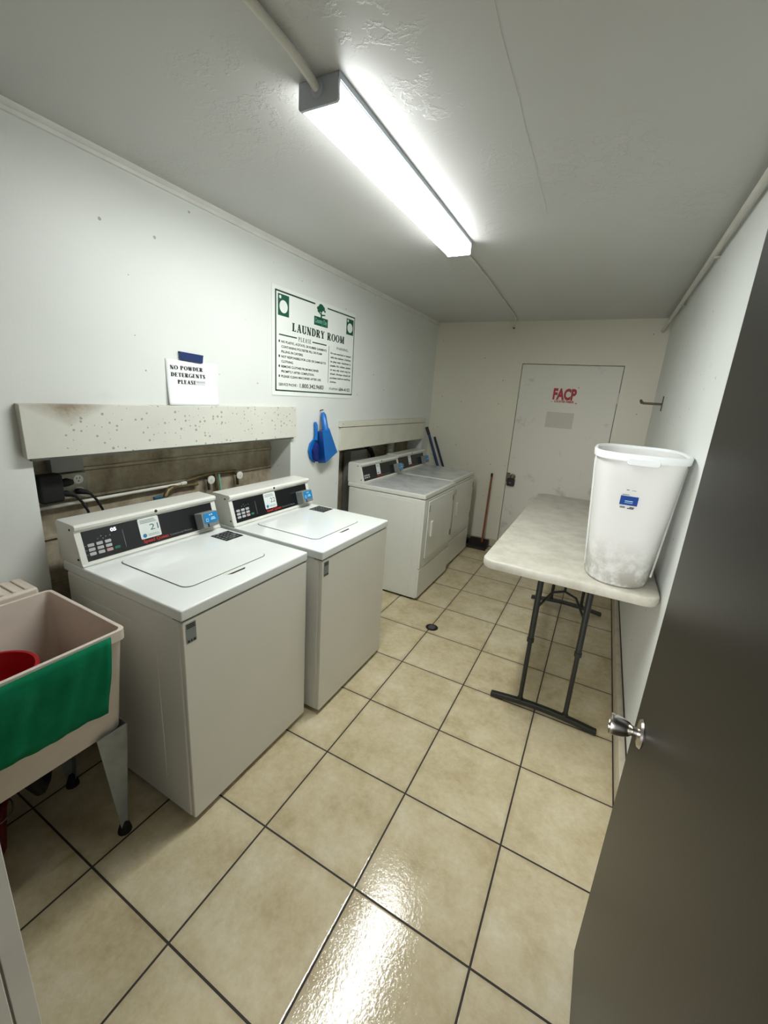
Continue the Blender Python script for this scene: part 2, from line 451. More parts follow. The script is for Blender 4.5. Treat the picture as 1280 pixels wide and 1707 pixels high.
# serif display capitals built from strokes (thick stems, thin joins, slab serifs)
def serif_text(mb, body, o, u, v, n, h, width=None, T=0.17, t=0.06, d=0.0008, sp=0.14, align='CENTER'):
    def seg(x1, y1, x2, y2, wd):
        dx, dy = x2-x1, y2-y1; L = math.hypot(dx, dy); nx, ny = -dy/L*wd/2, dx/L*wd/2
        return [(x1+nx, y1+ny), (x2+nx, y2+ny), (x2-nx, y2-ny), (x1-nx, y1-ny)]
    def stem(x, y0=0, y1=1, wd=T, s0=True, s1=True):
        r = [rect(x-wd/2, x+wd/2, y0, y1)]
        if s0: r.append(rect(x-wd/2-0.07, x+wd/2+0.07, y0, y0+t))
        if s1: r.append(rect(x-wd/2-0.07, x+wd/2+0.07, y1-t, y1))
        return r
    def arc(cx, cy, rx, ry, a0, a1, k=12):
        out = []
        for i in range(k):
            A = math.radians(a0+(a1-a0)*i/k); B = math.radians(a0+(a1-a0)*(i+1)/k)
            q = []
            for an, sgn in ((A, 1), (B, 1), (B, -1), (A, -1)):
                wd = t+(T-t)*abs(math.cos(an))
                q.append((cx+(rx+sgn*wd/2)*math.cos(an), cy+(ry+sgn*wd/2*0.75)*math.sin(an)))
            out.append(q)
        return out
    G = {
     'L': (0.62, lambda: stem(.16)+[rect(.16, .6, 0, t), rect(.6-t, .6, 0, .26)]),
     'A': (0.78, lambda: [seg(.12, 0, .38, 1, t*1.2), seg(.38, 1, .64, 0, T), rect(.2, .52, .3, .3+t), rect(.0, .24, 0, t), rect(.5, .8, 0, t)]),
     'U': (0.74, lambda: stem(.16, .28, 1, s0=False)+stem(.6, .28, 1, wd=t*1.2, s0=False)+arc(.38, .28, .22, .25, 180, 360)),
     'N': (0.78, lambda: stem(.13, wd=t*1.2)+stem(.65, wd=t*1.2, s0=False)+[seg(.12, 1, .62, 0, T)]),
     'D': (0.74, lambda: stem(.16)+arc(.26, .5, .37, .47, -90, 90)+[rect(.16, .28, 0, t), rect(.16, .28, 1-t, 1)]),
     'R': (0.76, lambda: stem(.16)+arc(.3, .75, .24, .22, -90, 90)+[rect(.16, .3, .5, .5+t), rect(.16, .3, 1-t, 1), seg(.36, .52, .62, 0, T*.95), rect(.52, .76, 0, t)]),
     'Y': (0.74, lambda: stem(.37, 0, .45, s1=False)+[seg(.37, .42, .12, 1, T), seg(.37, .42, .62, 1, t*1.2), rect(0, .26, 1-t, 1), rect(.5, .74, 1-t, 1)]),
     'O': (0.8, lambda: arc(.4, .5, .32, .47, 0, 360, 24)),
     'M': (0.94, lambda: stem(.12, wd=t*1.2)+stem(.8, wd=T)+[seg(.14, 1, .45, .05, T), seg(.45, .05, .76, 1, t*1.2)]),
     'P': (0.68, lambda: stem(.16)+arc(.3, .74, .25, .23, -90, 90)+[rect(.16, .3, .48, .48+t), rect(.16, .3, 1-t, 1)]),
     'E': (0.64, lambda: stem(.16)+[rect(.16, .58, 0, t), rect(.16, .58, 1-t, 1), rect(.16, .44, .48, .48+t), rect(.58-t, .58, 0, .24), rect(.58-t, .58, .76, 1), rect(.44-t, .44, .38, .64)]),
     'W': (1.0, lambda: [seg(.1, 1, .32, 0, T), seg(.32, 0, .5, 1, t*1.2), seg(.5, 1, .7, 0, T), seg(.7, 0, .9, 1, t*1.2), rect(0, .22, 1-t, 1), rect(.4, .6, 1-t, 1), rect(.8, 1, 1-t, 1)]),
     'T': (0.68, lambda: stem(.34, s1=False)+[rect(.02, .66, 1-t, 1), rect(.02, .02+t, .76, 1), rect(.66-t, .66, .76, 1)]),
     'G': (0.78, lambda: arc(.4, .5, .32, .47, 45, 340)+[rect(.58, .58+T, .04, .42), rect(.5, .8, .4, .4+t)]),
     'S': (0.58, lambda: arc(.29, .74, .2, .22, 20, 180, 8)+arc(.29, .26, .2, .22, 200, 360, 8)+[seg(.1, .72, .48, .3, T)]),
     'I': (0.34, lambda: stem(.17)),
     '!': (0.26, lambda: [[(.06, 1), (.2, 1), (.15, .3), (.11, .3)], rect(.06, .2, 0, .14)]),
     ':': (0.26, lambda: [rect(.06, .2, 0, .14), rect(.06, .2, .5, .64)]),
     ' ': (0.34, lambda: [])}
    x = 0; polys = []
    for ch in body:
        wd, fn = G[ch]
        for p in fn(): polys.append([(a+x, b) for a, b in p])
        x += wd+sp
    x -= sp; kx = (width/x) if width else h
    off = -x/2 if align == 'CENTER' else 0
    for i, p in enumerate(polys): mb.flat([((a+off)*kx, b*h) for a, b in p], o, u, v, n, d+0.00002*(i % 5))

# ------------------------------------------------------------------ structure
fl = MB(); fl.box(-2.2, 2.6, -2.4, YF+0.15, -0.12, 0.0); struct(fl, 'floor', 'floor')
ce = MB(); ce.box(-1.0, 2.0, YN-0.12, YF+0.15, H, H+0.12); struct(ce, 'ceiling', 'ceiling')
WX0 = -0.770
O1 = (0.240, 1.705, 1.330); O2 = (2.305, 4.035, 1.190)
wl = MB()
def wbox(y0, y1, z0, z1): wl.box(WX0, XL, y0, y1, z0, z1)
wbox(YN-0.12, O1[0], 0, H); wbox(O1[1], O2[0], 0, H); wbox(O2[1], YF+0.1, 0, H)
wbox(O1[0], O1[1], O1[2], H); wbox(O2[0], O2[1], O2[2], H)
struct(wl, 'wall_left', 'wall')
wb = MB(); wb.box(-0.90, WX0, YN-0.12, YF+0.1, 0, H)
zc = [0.0, 0.30, 0.52, 0.74, 0.945, 1.105, 1.232, 1.36]     # block courses with rough mortar ledges
for a, b in zip(zc[:-1], zc[1:]):
    y0 = O1[0]-0.02; st = 0.0
    wb.box(WX0-0.005, WX0+0.006, O1[0]+0.001, O1[1]-0.001, a+0.012, b-0.004)
    wb.box(WX0-0.005, WX0+0.016, O1[0]+0.001, O1[1]-0.001, a+0.002, a+0.014)
wb.box(WX0-0.005, WX0+0.004, O2[0]+0.001, O2[1]-0.001, 0.0, 1.19)
struct(wb, 'wall_recess', 'block')
wr = MB(); wr.box(XR, XR+0.12, YN-0.12, YF+0.1, 0, H); struct(wr, 'wall_right', 'wall')
# far wall with a flush painted door
DX0, DX1, DZ = 0.411, 1.352, 2.066
wf = MB()
wf.box(WX0, DX0-0.005, YF, YF+0.12, 0, H); wf.box(DX1+0.005, XR+0.1, YF, YF+0.12, 0, H); wf.box(DX0-0.005, DX1+0.005, YF, YF+0.12, DZ+0.006, H)
struct(wf, 'wall_far', 'wall_far')
d1 = MB(); d1.box(DX0-0.02, DX1+0.02, YF+0.06, YF+0.11, 0, DZ+0.02)
dback = struct(d1, 'gap_shade_backing', 'dark')  # dark sheet behind the slab, standing for the shade in its gaps
dd = MB(); dd.box(DX0, DX1, YF+0.002, YF+0.045, 0.006, DZ)
door1 = struct(dd, 'door_1', 'door_white', bevel=0.002)
hs = MB()
for z in (1.72, 0.30, 1.05): hs.tube([(DX1+0.003, YF-0.002, z), (DX1+0.003, YF-0.002, z+0.10)], 0.006, 8)
build_each(hs, 'hinge', 'trim', door1, smooth=True)
kp = MB()   # round knob and hasp plate by the left edge
kp.lathe([(0.026, 0), (0.028, 0.006), (0.012, 0.012), (0.012, 0.03), (0.024, 0.036), (0.026, 0.05), (0.018, 0.06), (0, 0.062)], (0.478, YF+0.002, 0.872), (0, -1, 0), 20)
kp.build('door_knob', 'dull_steel', door1, smooth=True)
hp = MB(); hp.box(0.404, 0.446, YF-0.006, YF+0.002, 0.80, 0.905)
hp.lathe([(0.010, 0), (0.010, 0.02), (0.006, 0.024)], (0.462, YF+0.002, 0.848), (0, -1, 0), 12)
hp.build('hasp', 'dull_steel', door1, bevel=0.001)
pt = MB(); pt.box(0.725, 0.99, YF+0.0008, YF+0.0025, 1.44, 1.60); pt.build('faded_patch', 'patch', door1)
# front wall with the doorway the camera looks through
JX0, JX1 = 0.405, 1.512
wn = MB(); wn.box(WX0, JX0, YN-0.12, YN, 0, H); wn.box(1.56, XR+0.1, YN-0.12, YN, 0, H); wn.box(JX0, 1.56, YN-0.12, YN, 2.12, H)
struct(wn, 'wall_near', 'wall_near')
jb = MB()
jb.box(JX0-0.010, JX0+0.004, YN-0.034, YN+0.003, 0, 2.12)
jb.box(JX0-0.010, JX0+0.012, YN-0.125, YN-0.040, 0, 2.12)
struct(jb, 'trim_2', 'trim', bevel=0.002)
# baseboards
br = MB(); br.box(1.622, XR, 0.62, YF, 0.003, 0.118)
base_r = struct(br, 'baseboard_right', 'basetile', bevel=0.003)
c = MB(); c.box(1.617, 1.6225, 0.60, YF, 0.0, 0.006); c.box(XR-0.006, XR, 0.60, YF, 0.118, 0.124); build_each(c, 'caulk_line', 'caulk', base_r)
bf = MB(); bf.box(XL, DX0-0.02, YF-0.015, YF, 0.003, 0.094)
base_f = struct(bf, 'baseboard_far', 'basetile', bevel=0.003)
c = MB(); c.box(XL, DX0-0.02, YF-0.0175, YF-0.014, 0.0, 0.005); build_each(c, 'caulk_line', 'caulk', base_f)
# cove at the left wall head
cv = MB(); cv.prism([(0, 0), (0.012, 0), (0.014, 0.012), (0.006, 0.016), (0.018, 0.034), (0, 0.034)], (XL, YN, H-0.034), X, Z, Y, 0.0, YF-YN)
struct(cv, 'trim_3', 'trim')
# hairline plaster seam on the ceiling
sm = MB(); sm.tube([(SEAM[0]+(SEAM[2]-SEAM[0])*k/11+0.002*math.sin(k*2.1), SEAM[1]+(SEAM[3]-SEAM[1])*k/11, H+0.0010) for k in range(12)], 0.0018, 6); struct(sm, 'trim_4', 'ceiling', smooth=True)

# ------------------------------------------------------------------ ceiling light
LA = Vector((0.432, 0.622, 0)); LB = Vector((0.417, 1.925, 0)); LL = (LB-LA).length
ang = math.atan2(-(LB-LA).x, (LB-LA).y)
lt = thing('ceiling_light', 'long white fluorescent tube light glowing on the ceiling', 'light', (LA.x, LA.y, H))
lt.rotation_euler = (0, 0, ang)
LM = Matrix.Translation((LA.x, LA.y, H)) @ Matrix.Rotation(ang, 4, 'Z')
def lbox(mb, *a): mb.box(*a, M4=LM); return mb
mb = MB(); lbox(mb, -0.066, 0.066, 0.004, LL-0.004, -0.018, 0.0); mb.build('pan', 'fixture_side', lt)
mb = MB()
pr = [(-0.064, -0.014), (0.064, -0.014), (0.064, -0.058), (-0.064, -0.058)]
mb.loft([[LM @ Vector((a, y, b)) for a, b in pr] for y in (0.010, LL-0.010)]); lens = mb.build('diffuser', 'diffuser_side', lt)
mb = MB(); mb.loft([[LM @ Vector((a, y, b)) for a, b in ((-0.064, -0.058), (0.064, -0.058), (0.060, -0.064), (-0.060, -0.064))] for y in (0.010, LL-0.010)]); mb.build('lens_face', 'diffuser', lens)
pe = [(-0.0685, 0), (0.0685, 0), (0.0685, -0.062), (0.063, -0.068), (-0.063, -0.068), (-0.0685, -0.062)]
for y0, y1 in ((0, 0.010), (LL-0.010, LL)):
    mb = MB(); mb.loft([[LM @ Vector((a, y, b)) for a, b in pe] for y in (y0, y1)]); mb.build('end_cap', 'fixture', lt, bevel=0.002)
mb = MB(); mb.box(0.066, 0.070, 0.0, LL, -0.016, -0.0, M4=LM); mb.build('edge_strip', 'fixture_side', lt)
mb = MB(); mb.lathe([(0.020, 0), (0.020, 0.006), (0.016, 0.008)], LM @ Vector((0.0, 0.0, -0.028)), (0, -1, 0), 16); mb.build('conduit_connector', 'fixture', lt, smooth=True)

# conduits
mb = MB(); mb.tube([(0.452, YN+0.001, H-0.015), (0.446, 0.30, H-0.015), (0.440, 0.50, H-0.015), (0.434, 0.58, H-0.022), (0.432, 0.614, H-0.028)], 0.0115, 12)
tag(mb.build('conduit', 'pipe_paint', smooth=True), 'painted conduit running over the ceiling into the near end of the light', 'conduit')
mb = MB(); mb.tube([(0.417, 1.928, H-0.008), (0.40, 2.6, H-0.008), (0.345, 3.65, H-0.008), (0.325, 3.95, H-0.010), (0.30, 4.10, H-0.018), (0.280, 4.19, H-0.035), (0.270, 4.206, H-0.060)], 0.007, 10)
cn = tag(mb.build('conduit', 'pipe_paint', smooth=True), 'thin painted conduit from the far end of the light down the far wall', 'conduit')
mb = MB(); mb.lathe([(0.012, 0), (0.012, 0.01), (0.004, 0.013)], (0.268, YF, H-0.066), (0, -1, 0), 12); mb.build('clip', 'dull_steel', cn, smooth=True)
mb = MB(); mb.tube([(1.634, YN+0.02, 2.442), (1.630, 1.5, 2.444), (1.628, 3.0, 2.442), (1.622, 3.9, 2.432), (1.612, 4.10, 2.41), (1.600, 4.205, 2.378)], 0.0145, 12)
cn = tag(mb.build('pipe', 'pipe_paint', smooth=True), 'white painted pipe along the top of the right wall', 'pipe')
for y in (1.3, 2.3, 3.4):
    mb = MB(); mb.box(1.626, XR, y-0.01, y+0.01, 2.424, 2.430); mb.build('pipe_clip', 'pipe_paint', cn)

# ------------------------------------------------------------------ boards over the openings
shx, tilt = XL, 0.0
bd = thing('access_board', 'long speckled white board with a brown stain above the opening behind the washers', 'board', (XL, 0.214, 1.335))
mb = MB(); mb.prism([(0.002, 0.003), (0.036, 0.0), (0.032, 0.198), (0.0, 0.200)], (XL, 0.212, 1.338), X, Z, Y, 0.0, 1.512)
mb.build('face_board', 'board', bd, bevel=0.0015)
mb = MB(); mb.box(XL, XL+0.018, 0.232, 1.715, 1.326, 1.3375); mb.build('lower_strip', 'greybox', bd)
bd = thing('access_board', 'plain cream panel with a top rail above the opening behind the dryers', 'board', (XL, 2.29, 1.19))
mb = MB(); mb.box(XL, XL+0.020, 2.285, 4.03, 1.197, 1.378); mb.build('panel', 'board2', bd, bevel=0.002)
mb = MB(); mb.box(XL, XL+0.026, 2.275, 4.035, 1.384, 1.432); rl = mb.build('top_rail', 'board2', bd, bevel=0.002)
mb = MB()
for y in (2.31, 3.1, 3.97): mb.lathe([(0.004, 0), (0.003, 0.001)], (XL+0.026, y, 1.408), X, 8)
build_each(mb, 'screw', 'dull_steel', bd)

# ------------------------------------------------------------------ signs and notes on the left wall
def wall_sign():
    y0, y1, z0, z1 = 1.535, 2.462, 1.608, 2.247; ym = 1.524
    t = thing('laundry_sign', 'white LAUNDRY ROOM rules sign with green print on the left wall', 'sign', (XL, (y0+y1)/2, z0))
    mb = MB(); mb.box(XL, XL+0.004, ym, y1, z0, z1); mb.build('plate', 'sign_white', t, bevel=0.001)
    o = Vector((XL+0.004, y0, z0)); W = y1-y0; Hh = z1-z0
    P = lambda a, b: o+Y*a*W+Z*b*Hh
    fy = lambda a0, a1, b0, b1, d=0.0006: dict(pts=rect(a0*W, a1*W, b0*Hh, b1*Hh), o=o, u=Y, v=Z, n=X, d=d)
    g = MB()
    for a0, a1, b0, b1 in ((.018, .030, .045, .965), (.976, .986, .045, .960), (.018, .986, .042, .056), (.018, .440, .950, .965), (.592, .986, .948, .962)):
        g.flat(**fy(a0, a1, b0, b1))
    for a0, a1, b in ((.056, .238, .568), (.414, .591, .564)): g.flat(**fy(a0, a1, b, b+.012))
    g.build('border_lines', 'dkgreen_ink', t)
    g = MB(); g.flat(**fy(.620, .626, .165, .570)); g.build('divider_line', 'grey_ink', t)
    for (a0, a1, b0, b1) in ((.045, .154, .745, .936), (.860, .966, .748, .925)):
        k = MB(); k.flat(**fy(a0, a1, b0, b1)); ic = k.build('washer_symbol', 'green_ink', t)
        cx, cy = (a0+a1)/2, b0+(b1-b0)*.44
        k = MB(); k.flat(disc((a1-a0)*W*.37, 24, cx*W, cy*Hh, (b1-b0)*Hh*.30), o, Y, Z, X, 0.0010)
        k.flat(disc(0.010, 12, (a0+(a1-a0)*.20)*W, (b0+(b1-b0)*.86)*Hh), o, Y, Z, X, 0.0010); k.build('porthole', 'sign_white', ic)
    k = MB(); k.flat(**fy(.430, .600, .752, .840)); lg = k.build('tree_logo', 'green_ink', t)
    k = MB()
    cx = .515
    for (a, b, ra, rb) in ((-.028, .925, .026, .022), (-.002, .950, .030, .025), (.022, .935, .022, .024), (-.030, .900, .016, .014), (-.004, .915, .022, .022), (.044, .912, .010, .012)):
        k.flat(disc(ra*W, 14, (cx+a)*W, b*Hh, rb*Hh), o, Y, Z, X, 0.0006+0.00003*abs(a)*100)
    k.flat([((cx-.008)*W, .838*Hh), ((cx+.010)*W, .838*Hh), ((cx+.004)*W, .905*Hh), ((cx-.006)*W, .905*Hh)], o, Y, Z, X, 0.0006)
    k.flat([((cx)*W, .855*Hh), ((cx+.055)*W, .870*Hh), ((cx+.045)*W, .880*Hh), ((cx)*W, .872*Hh)], o, Y, Z, X, 0.0007)
    k.flat([((cx)*W, .862*Hh), ((cx-.050)*W, .895*Hh), ((cx-.040)*W, .902*Hh), ((cx)*W, .876*Hh)], o, Y, Z, X, 0.0007)
    k.build('tree', 'green_ink', lg)
    k = MB(); k.text('Country Day', P(.515, .778), Y, Z, X, 0.030, 0.0009, width=.150*W, bold=.02); k.build('lettering', 'pale_green', lg)
    k = MB(); serif_text(k, 'LAUNDRY ROOM', P(.510, .630), Y, Z, X, 0.050, width=.640*W, T=.27, t=.10); k.build('title_lettering', 'dkgreen_ink', t)
    k = MB(); serif_text(k, 'PLEASE', P(.327, .548), Y, Z, X, 0.026, width=.145*W, T=.16, t=.08)
    k.text('WARNING:', P(.812, .550), Y, Z, X, 0.019, 0.0006, width=.175*W)
    L = ['NO PLASTIC, ACETATE, OR RUBBER GARMENTS', 'CONTAINING POLYESTER FILL OR FOAM', 'FILLING IN DRYERS.', 'NOT RESPONSIBLE FOR LOSS OR DAMAGE TO', 'CLOTHING.', 'REMOVE CLOTHES FROM MACHINES', 'PROMPTLY AFTER COMPLETION.', 'PLEASE CLEAN MACHINES AFTER USE.']
    ends = [.593, .534, .310, .588, .202, .496, .444, .533]
    zz = [.512, .466, .420, .374, .328, .281, .234, .187]
    for s_, e_, z_ in zip(L, ends, zz): k.text(s_, P(.078, z_-.010), Y, Z, X, 0.0140, 0.0006, width=(e_-.078)*W, align='LEFT', bold=0.03)
    for z_ in (zz[0], zz[3], zz[5], zz[7]): k.flat(rect(.052*W, .064*W, (z_-.009)*Hh, (z_+.013)*Hh), o, Y, Z, X, 0.0006)
    R = ['Do not overload or tamper', 'with the washers. Children', 'to play near machines is', 'unsafe. No rubber, plastic', 'or any oily cloth may be', 'dried. Always check all', 'pockets before washing', 'clothes.']
    for i, s_ in enumerate(R): k.text(s_, P(.648, .490-.0455*i), Y, Z, X, 0.0130, 0.0006, width=(.298 if i < 7 else .09)*W, align='LEFT', bold=0.03)
    k.build('small_lettering', 'ink', t)
    k = MB(); k.text('SERVICE PHONE :', P(.054, .096), Y, Z, X, 0.0165, 0.0006, width=.196*W, align='LEFT', bold=.02)
    k.text('1.800.342.9683', P(.275, .088), Y, Z, X, 0.028, 0.0006, width=.290*W, align='LEFT', bold=.02)
    k.text('FT-OPTION', P(.644, .090), Y, Z, X, 0.015, 0.0006, width=.118*W, align='LEFT', bold=.02)
    k.text('684-4102', P(.778, .084), Y, Z, X, 0.024, 0.0006, width=.168*W, align='LEFT', bold=.02)
    k.build('phone_lettering', 'ink', t)
wall_sign()

nt = thing('paper_note', 'white paper note reading NO POWDER DETERGENTS PLEASE above the speckled board', 'note', (XL, 0.96, 1.54))
mb = MB()
cols = 20; rows = 16; y0, y1, z0, z1 = 0.812, 1.106, 1.5395, 1.753
def sheet_lift(a, b): return 0.003+0.012*(1-b)**2*(0.5+0.5*math.cos(a*5.0))+0.008*a**6*b
grid = []
for j in range(rows+1):
    for i in range(cols+1):
        a = i/cols; b = j/rows
        lift = sheet_lift(a, b)
        grid.append((XL+lift, y0+(y1-y0)*a, z0+(z1-z0)*b-0.002*math.sin(a*3)))
n0 = cols+1
mb.add(grid, [(j*n0+i, j*n0+i+1, (j+1)*n0+i+1, (j+1)*n0+i) for j in range(rows) for i in range(cols)])
pp = mb.build('sheet', 'paper', nt, smooth=True)
s_ = pp.modifiers.new('thick', 'SOLIDIFY'); s_.thickness = 0.0006
mb = MB()
serif_text(mb, 'NO POWDER', (XL+0.0135, 0.9245, 1.7065), Y, Z, X, 0.0190, width=0.183, T=.27, t=.08)
serif_text(mb, 'DETERGENTS', (XL+0.0140, 0.932, 1.6735), Y, Z, X, 0.0190, width=0.194, T=.27, t=.08)
serif_text(mb, 'PLEASE', (XL+0.0150, 0.9215, 1.6405), Y, Z, X, 0.0190, width=0.105, T=.27, t=.08)
serif_text(mb, '!!!!!!!!', (XL+0.0150, 1.002, 1.6405), Y, Z, X, 0.0180, width=0.050, T=.28, t=.09)
for q in mb.v: q.x = XL+sheet_lift((q.y-0.812)/0.294, (q.z-1.5395)/0.2135)+0.0014
mb.build('lettering', 'ink', nt)
mb = MB(); mb.prism([(0.884, 1.755), (1.014, 1.748), (1.020, 1.787), (0.884, 1.792)], (XL, 0, 0), Y, Z, X, 0.0095, 0.0102)
mb.prism([(0.884, 1.785), (1.020, 1.780), (1.020, 1.787), (0.884, 1.792)], (XL, 0, 0), Y, Z, X, 0.0003, 0.0100)
tag(mb.build('tape_strip', 'blue_tape'), 'strip of blue tape holding the paper note to the wall', 'tape')

# fire panel sign on the far door
sg = thing('fire_panel_sign', 'red FACP lettering sign stuck on the far white door', 'sign', (0.868, YF+0.002, 1.70))
mb = MB(); mb.box(0.745, 1.0, YF+0.0005, YF+0.002, 1.685, 1.86); mb.build('plate', 'door_white', sg)
mb = MB(); mb.text('FACP', (0.868, YF+0.0005, 1.732), X, Z, -Y, 0.105, 0.0008, width=0.222, bold=0.05); mb.build('large_lettering', 'sign_red', sg)
mb = MB(); mb.text('LOCATED INSIDE', (0.872, YF+0.0005, 1.700), X, Z, -Y, 0.021, 0.0008, width=0.185, bold=0.05)
mb.box(0.747, 0.757, YF-0.0005, YF+0.0008, 1.70, 1.706); mb.box(0.982, 0.994, YF-0.0005, YF+0.0008, 1.694, 1.704); mb.box(0.985, 0.994, YF-0.0005, YF+0.0008, 1.848, 1.857)
mb.build('small_lettering', 'sign_red', sg)

# padlock hanging at the far door
pl = thing('padlock', 'black padlock hanging from the hasp of the far white door', 'lock', (0.462, YF-0.022, 0.775))
mb = MB(); mb.prism(rrect(0.082, 0.086, 0.014, 4, 0.466, 0.806), (0, YF-0.012, 0), X, Z, -Y, 0.0, 0.028); mb.build('lock_body', 'black', pl, bevel=0.003)
mb = MB(); mb.tube([(0.446, YF-0.026, 0.845)]+[(0.462-0.016*math.cos(PI*k/8), YF-0.026, 0.862+0.016*math.sin(PI*k/8)) for k in range(9)]+[(0.478, YF-0.026, 0.842)], 0.0045, 10)
mb.build('shackle', 'steel', pl, smooth=True)
mb = MB(); mb.box(0.449, 0.475, YF-0.0415, YF-0.0399, 0.795, 0.803); mb.build('dial_window', 'grey_ink', pl)

# coat hook on the right wall
hk = thing('wall_hook', 'dark metal hook arm sticking out of the right wall near the far corner', 'hook', (XR, 3.43, 1.73))
mb = MB(); mb.box(XR-0.006, XR, 3.405, 3.435, 1.672, 1.785); mb.build('back_plate', 'bronze', hk, bevel=0.002)
mb = MB(); mb.box(1.52, XR-0.004, 3.412, 3.422, 1.716, 1.734); mb.build('arm', 'bronze', hk, bevel=0.003)
mb = MB(); mb.tube([(1.523, 3.417, 1.738), (1.510, 3.417, 1.724), (1.508, 3.417, 1.735), (1.506, 3.417, 1.752)], 0.009, 10); mb.build('arm_tip', 'bronze', hk, smooth=True)

# ------------------------------------------------------------------ washers and dryers
def face_frame(P0, P1):
    """origin P0 (bottom-left of sloped face), v to P1"""
    v = (P1-P0).normalized(); n = Y.cross(v); n = -n if n.x < 0 else n
    return v, n
def console(t, x0, y0, wd, z0, number, digits, fx, small=False):
    """x0: rear x; fx: front x of the machine top"""
    b0 = Vector((fx-0.580, y0, z0+0.003)); b1 = Vector((fx-0.618, y0, z0+0.142))
    v, n = face_frame(b0, b1); FH = (b1-b0).length
    prof = [(x0, z0+0.001), (fx-0.574, z0+0.001), (fx-0.575, z0+0.010), (fx-0.580, z0+0.010), (fx-0.6165, z0+0.142), (fx-0.606, z0+0.146), (fx-0.603, z0+0.160), (fx-0.612, z0+0.168), (x0+0.012, z0+0.170), (x0, z0+0.160)]
    mb = MB(); mb.prism(prof, (0, y0+0.002, 0), X, Z, Y, 0.0, wd-0.004)
    hs = mb.build('console', 'enamel_side', t, bevel=0.0035)
    mb = MB()
    for yy in (y0+0.0015, ):
        for (a, b) in ((fx-0.64, z0+0.145), (fx-0.60, z0+0.03)): mb.lathe([(0.005, 0), (0.004, 0.003)], (a, yy+0.001, b), (0, -1, 0), 10)
    mb.lathe([(0.007, 0), (0.006, 0.003)], (fx-0.6040, y0+wd*0.50, z0+0.157), X, 12)
    build_each(mb, 'screw', 'black', hs)
    q = lambda a, b, d=0.0: b0+Y*a+v*b+n*d
    mb = MB(); mb.prism(rect(0.026, wd-0.030, 0.014, FH-0.008), b0, Y, v, n, -0.001, 0.0022)
    cp = mb.build('control_panel', 'black_panel', t, bevel=0.0008)
    # keypad
    kx, kz = (0.050, 0.041)
    for r in range(3):
        for c_ in range(3):
            if small and r == 0: continue
            mb = MB(); mb.prism(rrect(0.024, 0.0125, 0.003, 3, kx+c_*0.0325, kz+(2-r)*0.0180), b0, Y, v, n, 0.002, 0.0045)
            mb.build('key', 'red_key' if (r == 2 and c_ == 2) else 'key', cp)
    if not small:
        mb = MB(); mb.prism(rrect(0.022, 0.011, 0.004, 3, kx+0.096, kz+0.001), b0, Y, v, n, 0.002, 0.0045); mb.build('start_key', 'green_key', cp)
        mb = MB()
        for a, b in ((0.080, 0.096), (0.094, 0.104), (0.112, 0.098), (0.128, 0.099), (0.100, 0.093)): mb.flat(disc(0.0022, 8, a, b), b0, Y, v, n, 0.0026)
        for r in range(3): mb.flat(rect(kx-0.026, kx-0.016, kz-0.001+r*0.018, kz+0.001+r*0.018), b0, Y, v, n, 0.0026)
        mb.build('indicator_lights', 'led_dim', cp)
        mb = MB(); mb.flat(rect(0.1795, 0.1815, 0.032, 0.108), b0, Y, v, n, 0.0026); mb.build('divider_line', 'grey_ink', cp)
    if digits:
        mb = MB(); mb.text(digits, q(0.146, 0.112), Y, v, n, 0.014, 0.0028, width=0.024, bold=0.03); mb.build('display_digits', 'led', cp)
    # numbered sticker
    sx0, sx1 = (0.250, 0.345) if not small else (0.262, 0.330)
    mb = MB(); mb.prism(rrect(sx1-sx0, 0.092, 0.006, 4, (sx0+sx1)/2, 0.089), b0, Y, v, n, 0.0020, 0.0034)
    st = mb.build('number_sticker', 'sticker', t)
    mb = MB()
    for k in range(3): mb.flat(rect(sx0+0.008, sx1-0.012-0.004*k, 0.112+k*0.006, 0.1145+k*0.006), b0, Y, v, n, 0.0038)
    mb.flat(rect(sx0+0.034, sx1-0.008, 0.052, 0.054), b0, Y, v, n, 0.0038); mb.flat(rect(sx0+0.034, sx1-0.012, 0.058, 0.060), b0, Y, v, n, 0.0038)
    mb.build('fine_print', 'grey_ink', st)
    mb = MB(); mb.flat(disc(0.009, 14, sx0+0.018, 0.057), b0, Y, v, n, 0.0038); mb.build('round_mark', 'blue_ink', st)
    if number:
        mb = MB(); mb.text(number, q((sx0+sx1)/2+0.020, 0.076), Y, v, n, 0.028, 0.0038, width=0.040); mb.build('number', 'teal_ink', st)
    # lettering below
    mb = MB(); mb.text('Speed Queen', q(0.256, 0.0255), Y, v, n, 0.0145, 0.0028, width=0.120, align='LEFT', bold=0.03); mb.build('red_lettering', 'red_ink', cp)
    mb = MB(); mb.text('Commercial Washer' if not small else 'Commercial Dryer', q(0.384, 0.0265), Y, v, n, 0.0095, 0.0028, width=0.118, align='LEFT'); mb.build('grey_lettering', 'grey_ink', cp)
    return b0, v, n, FH, cp
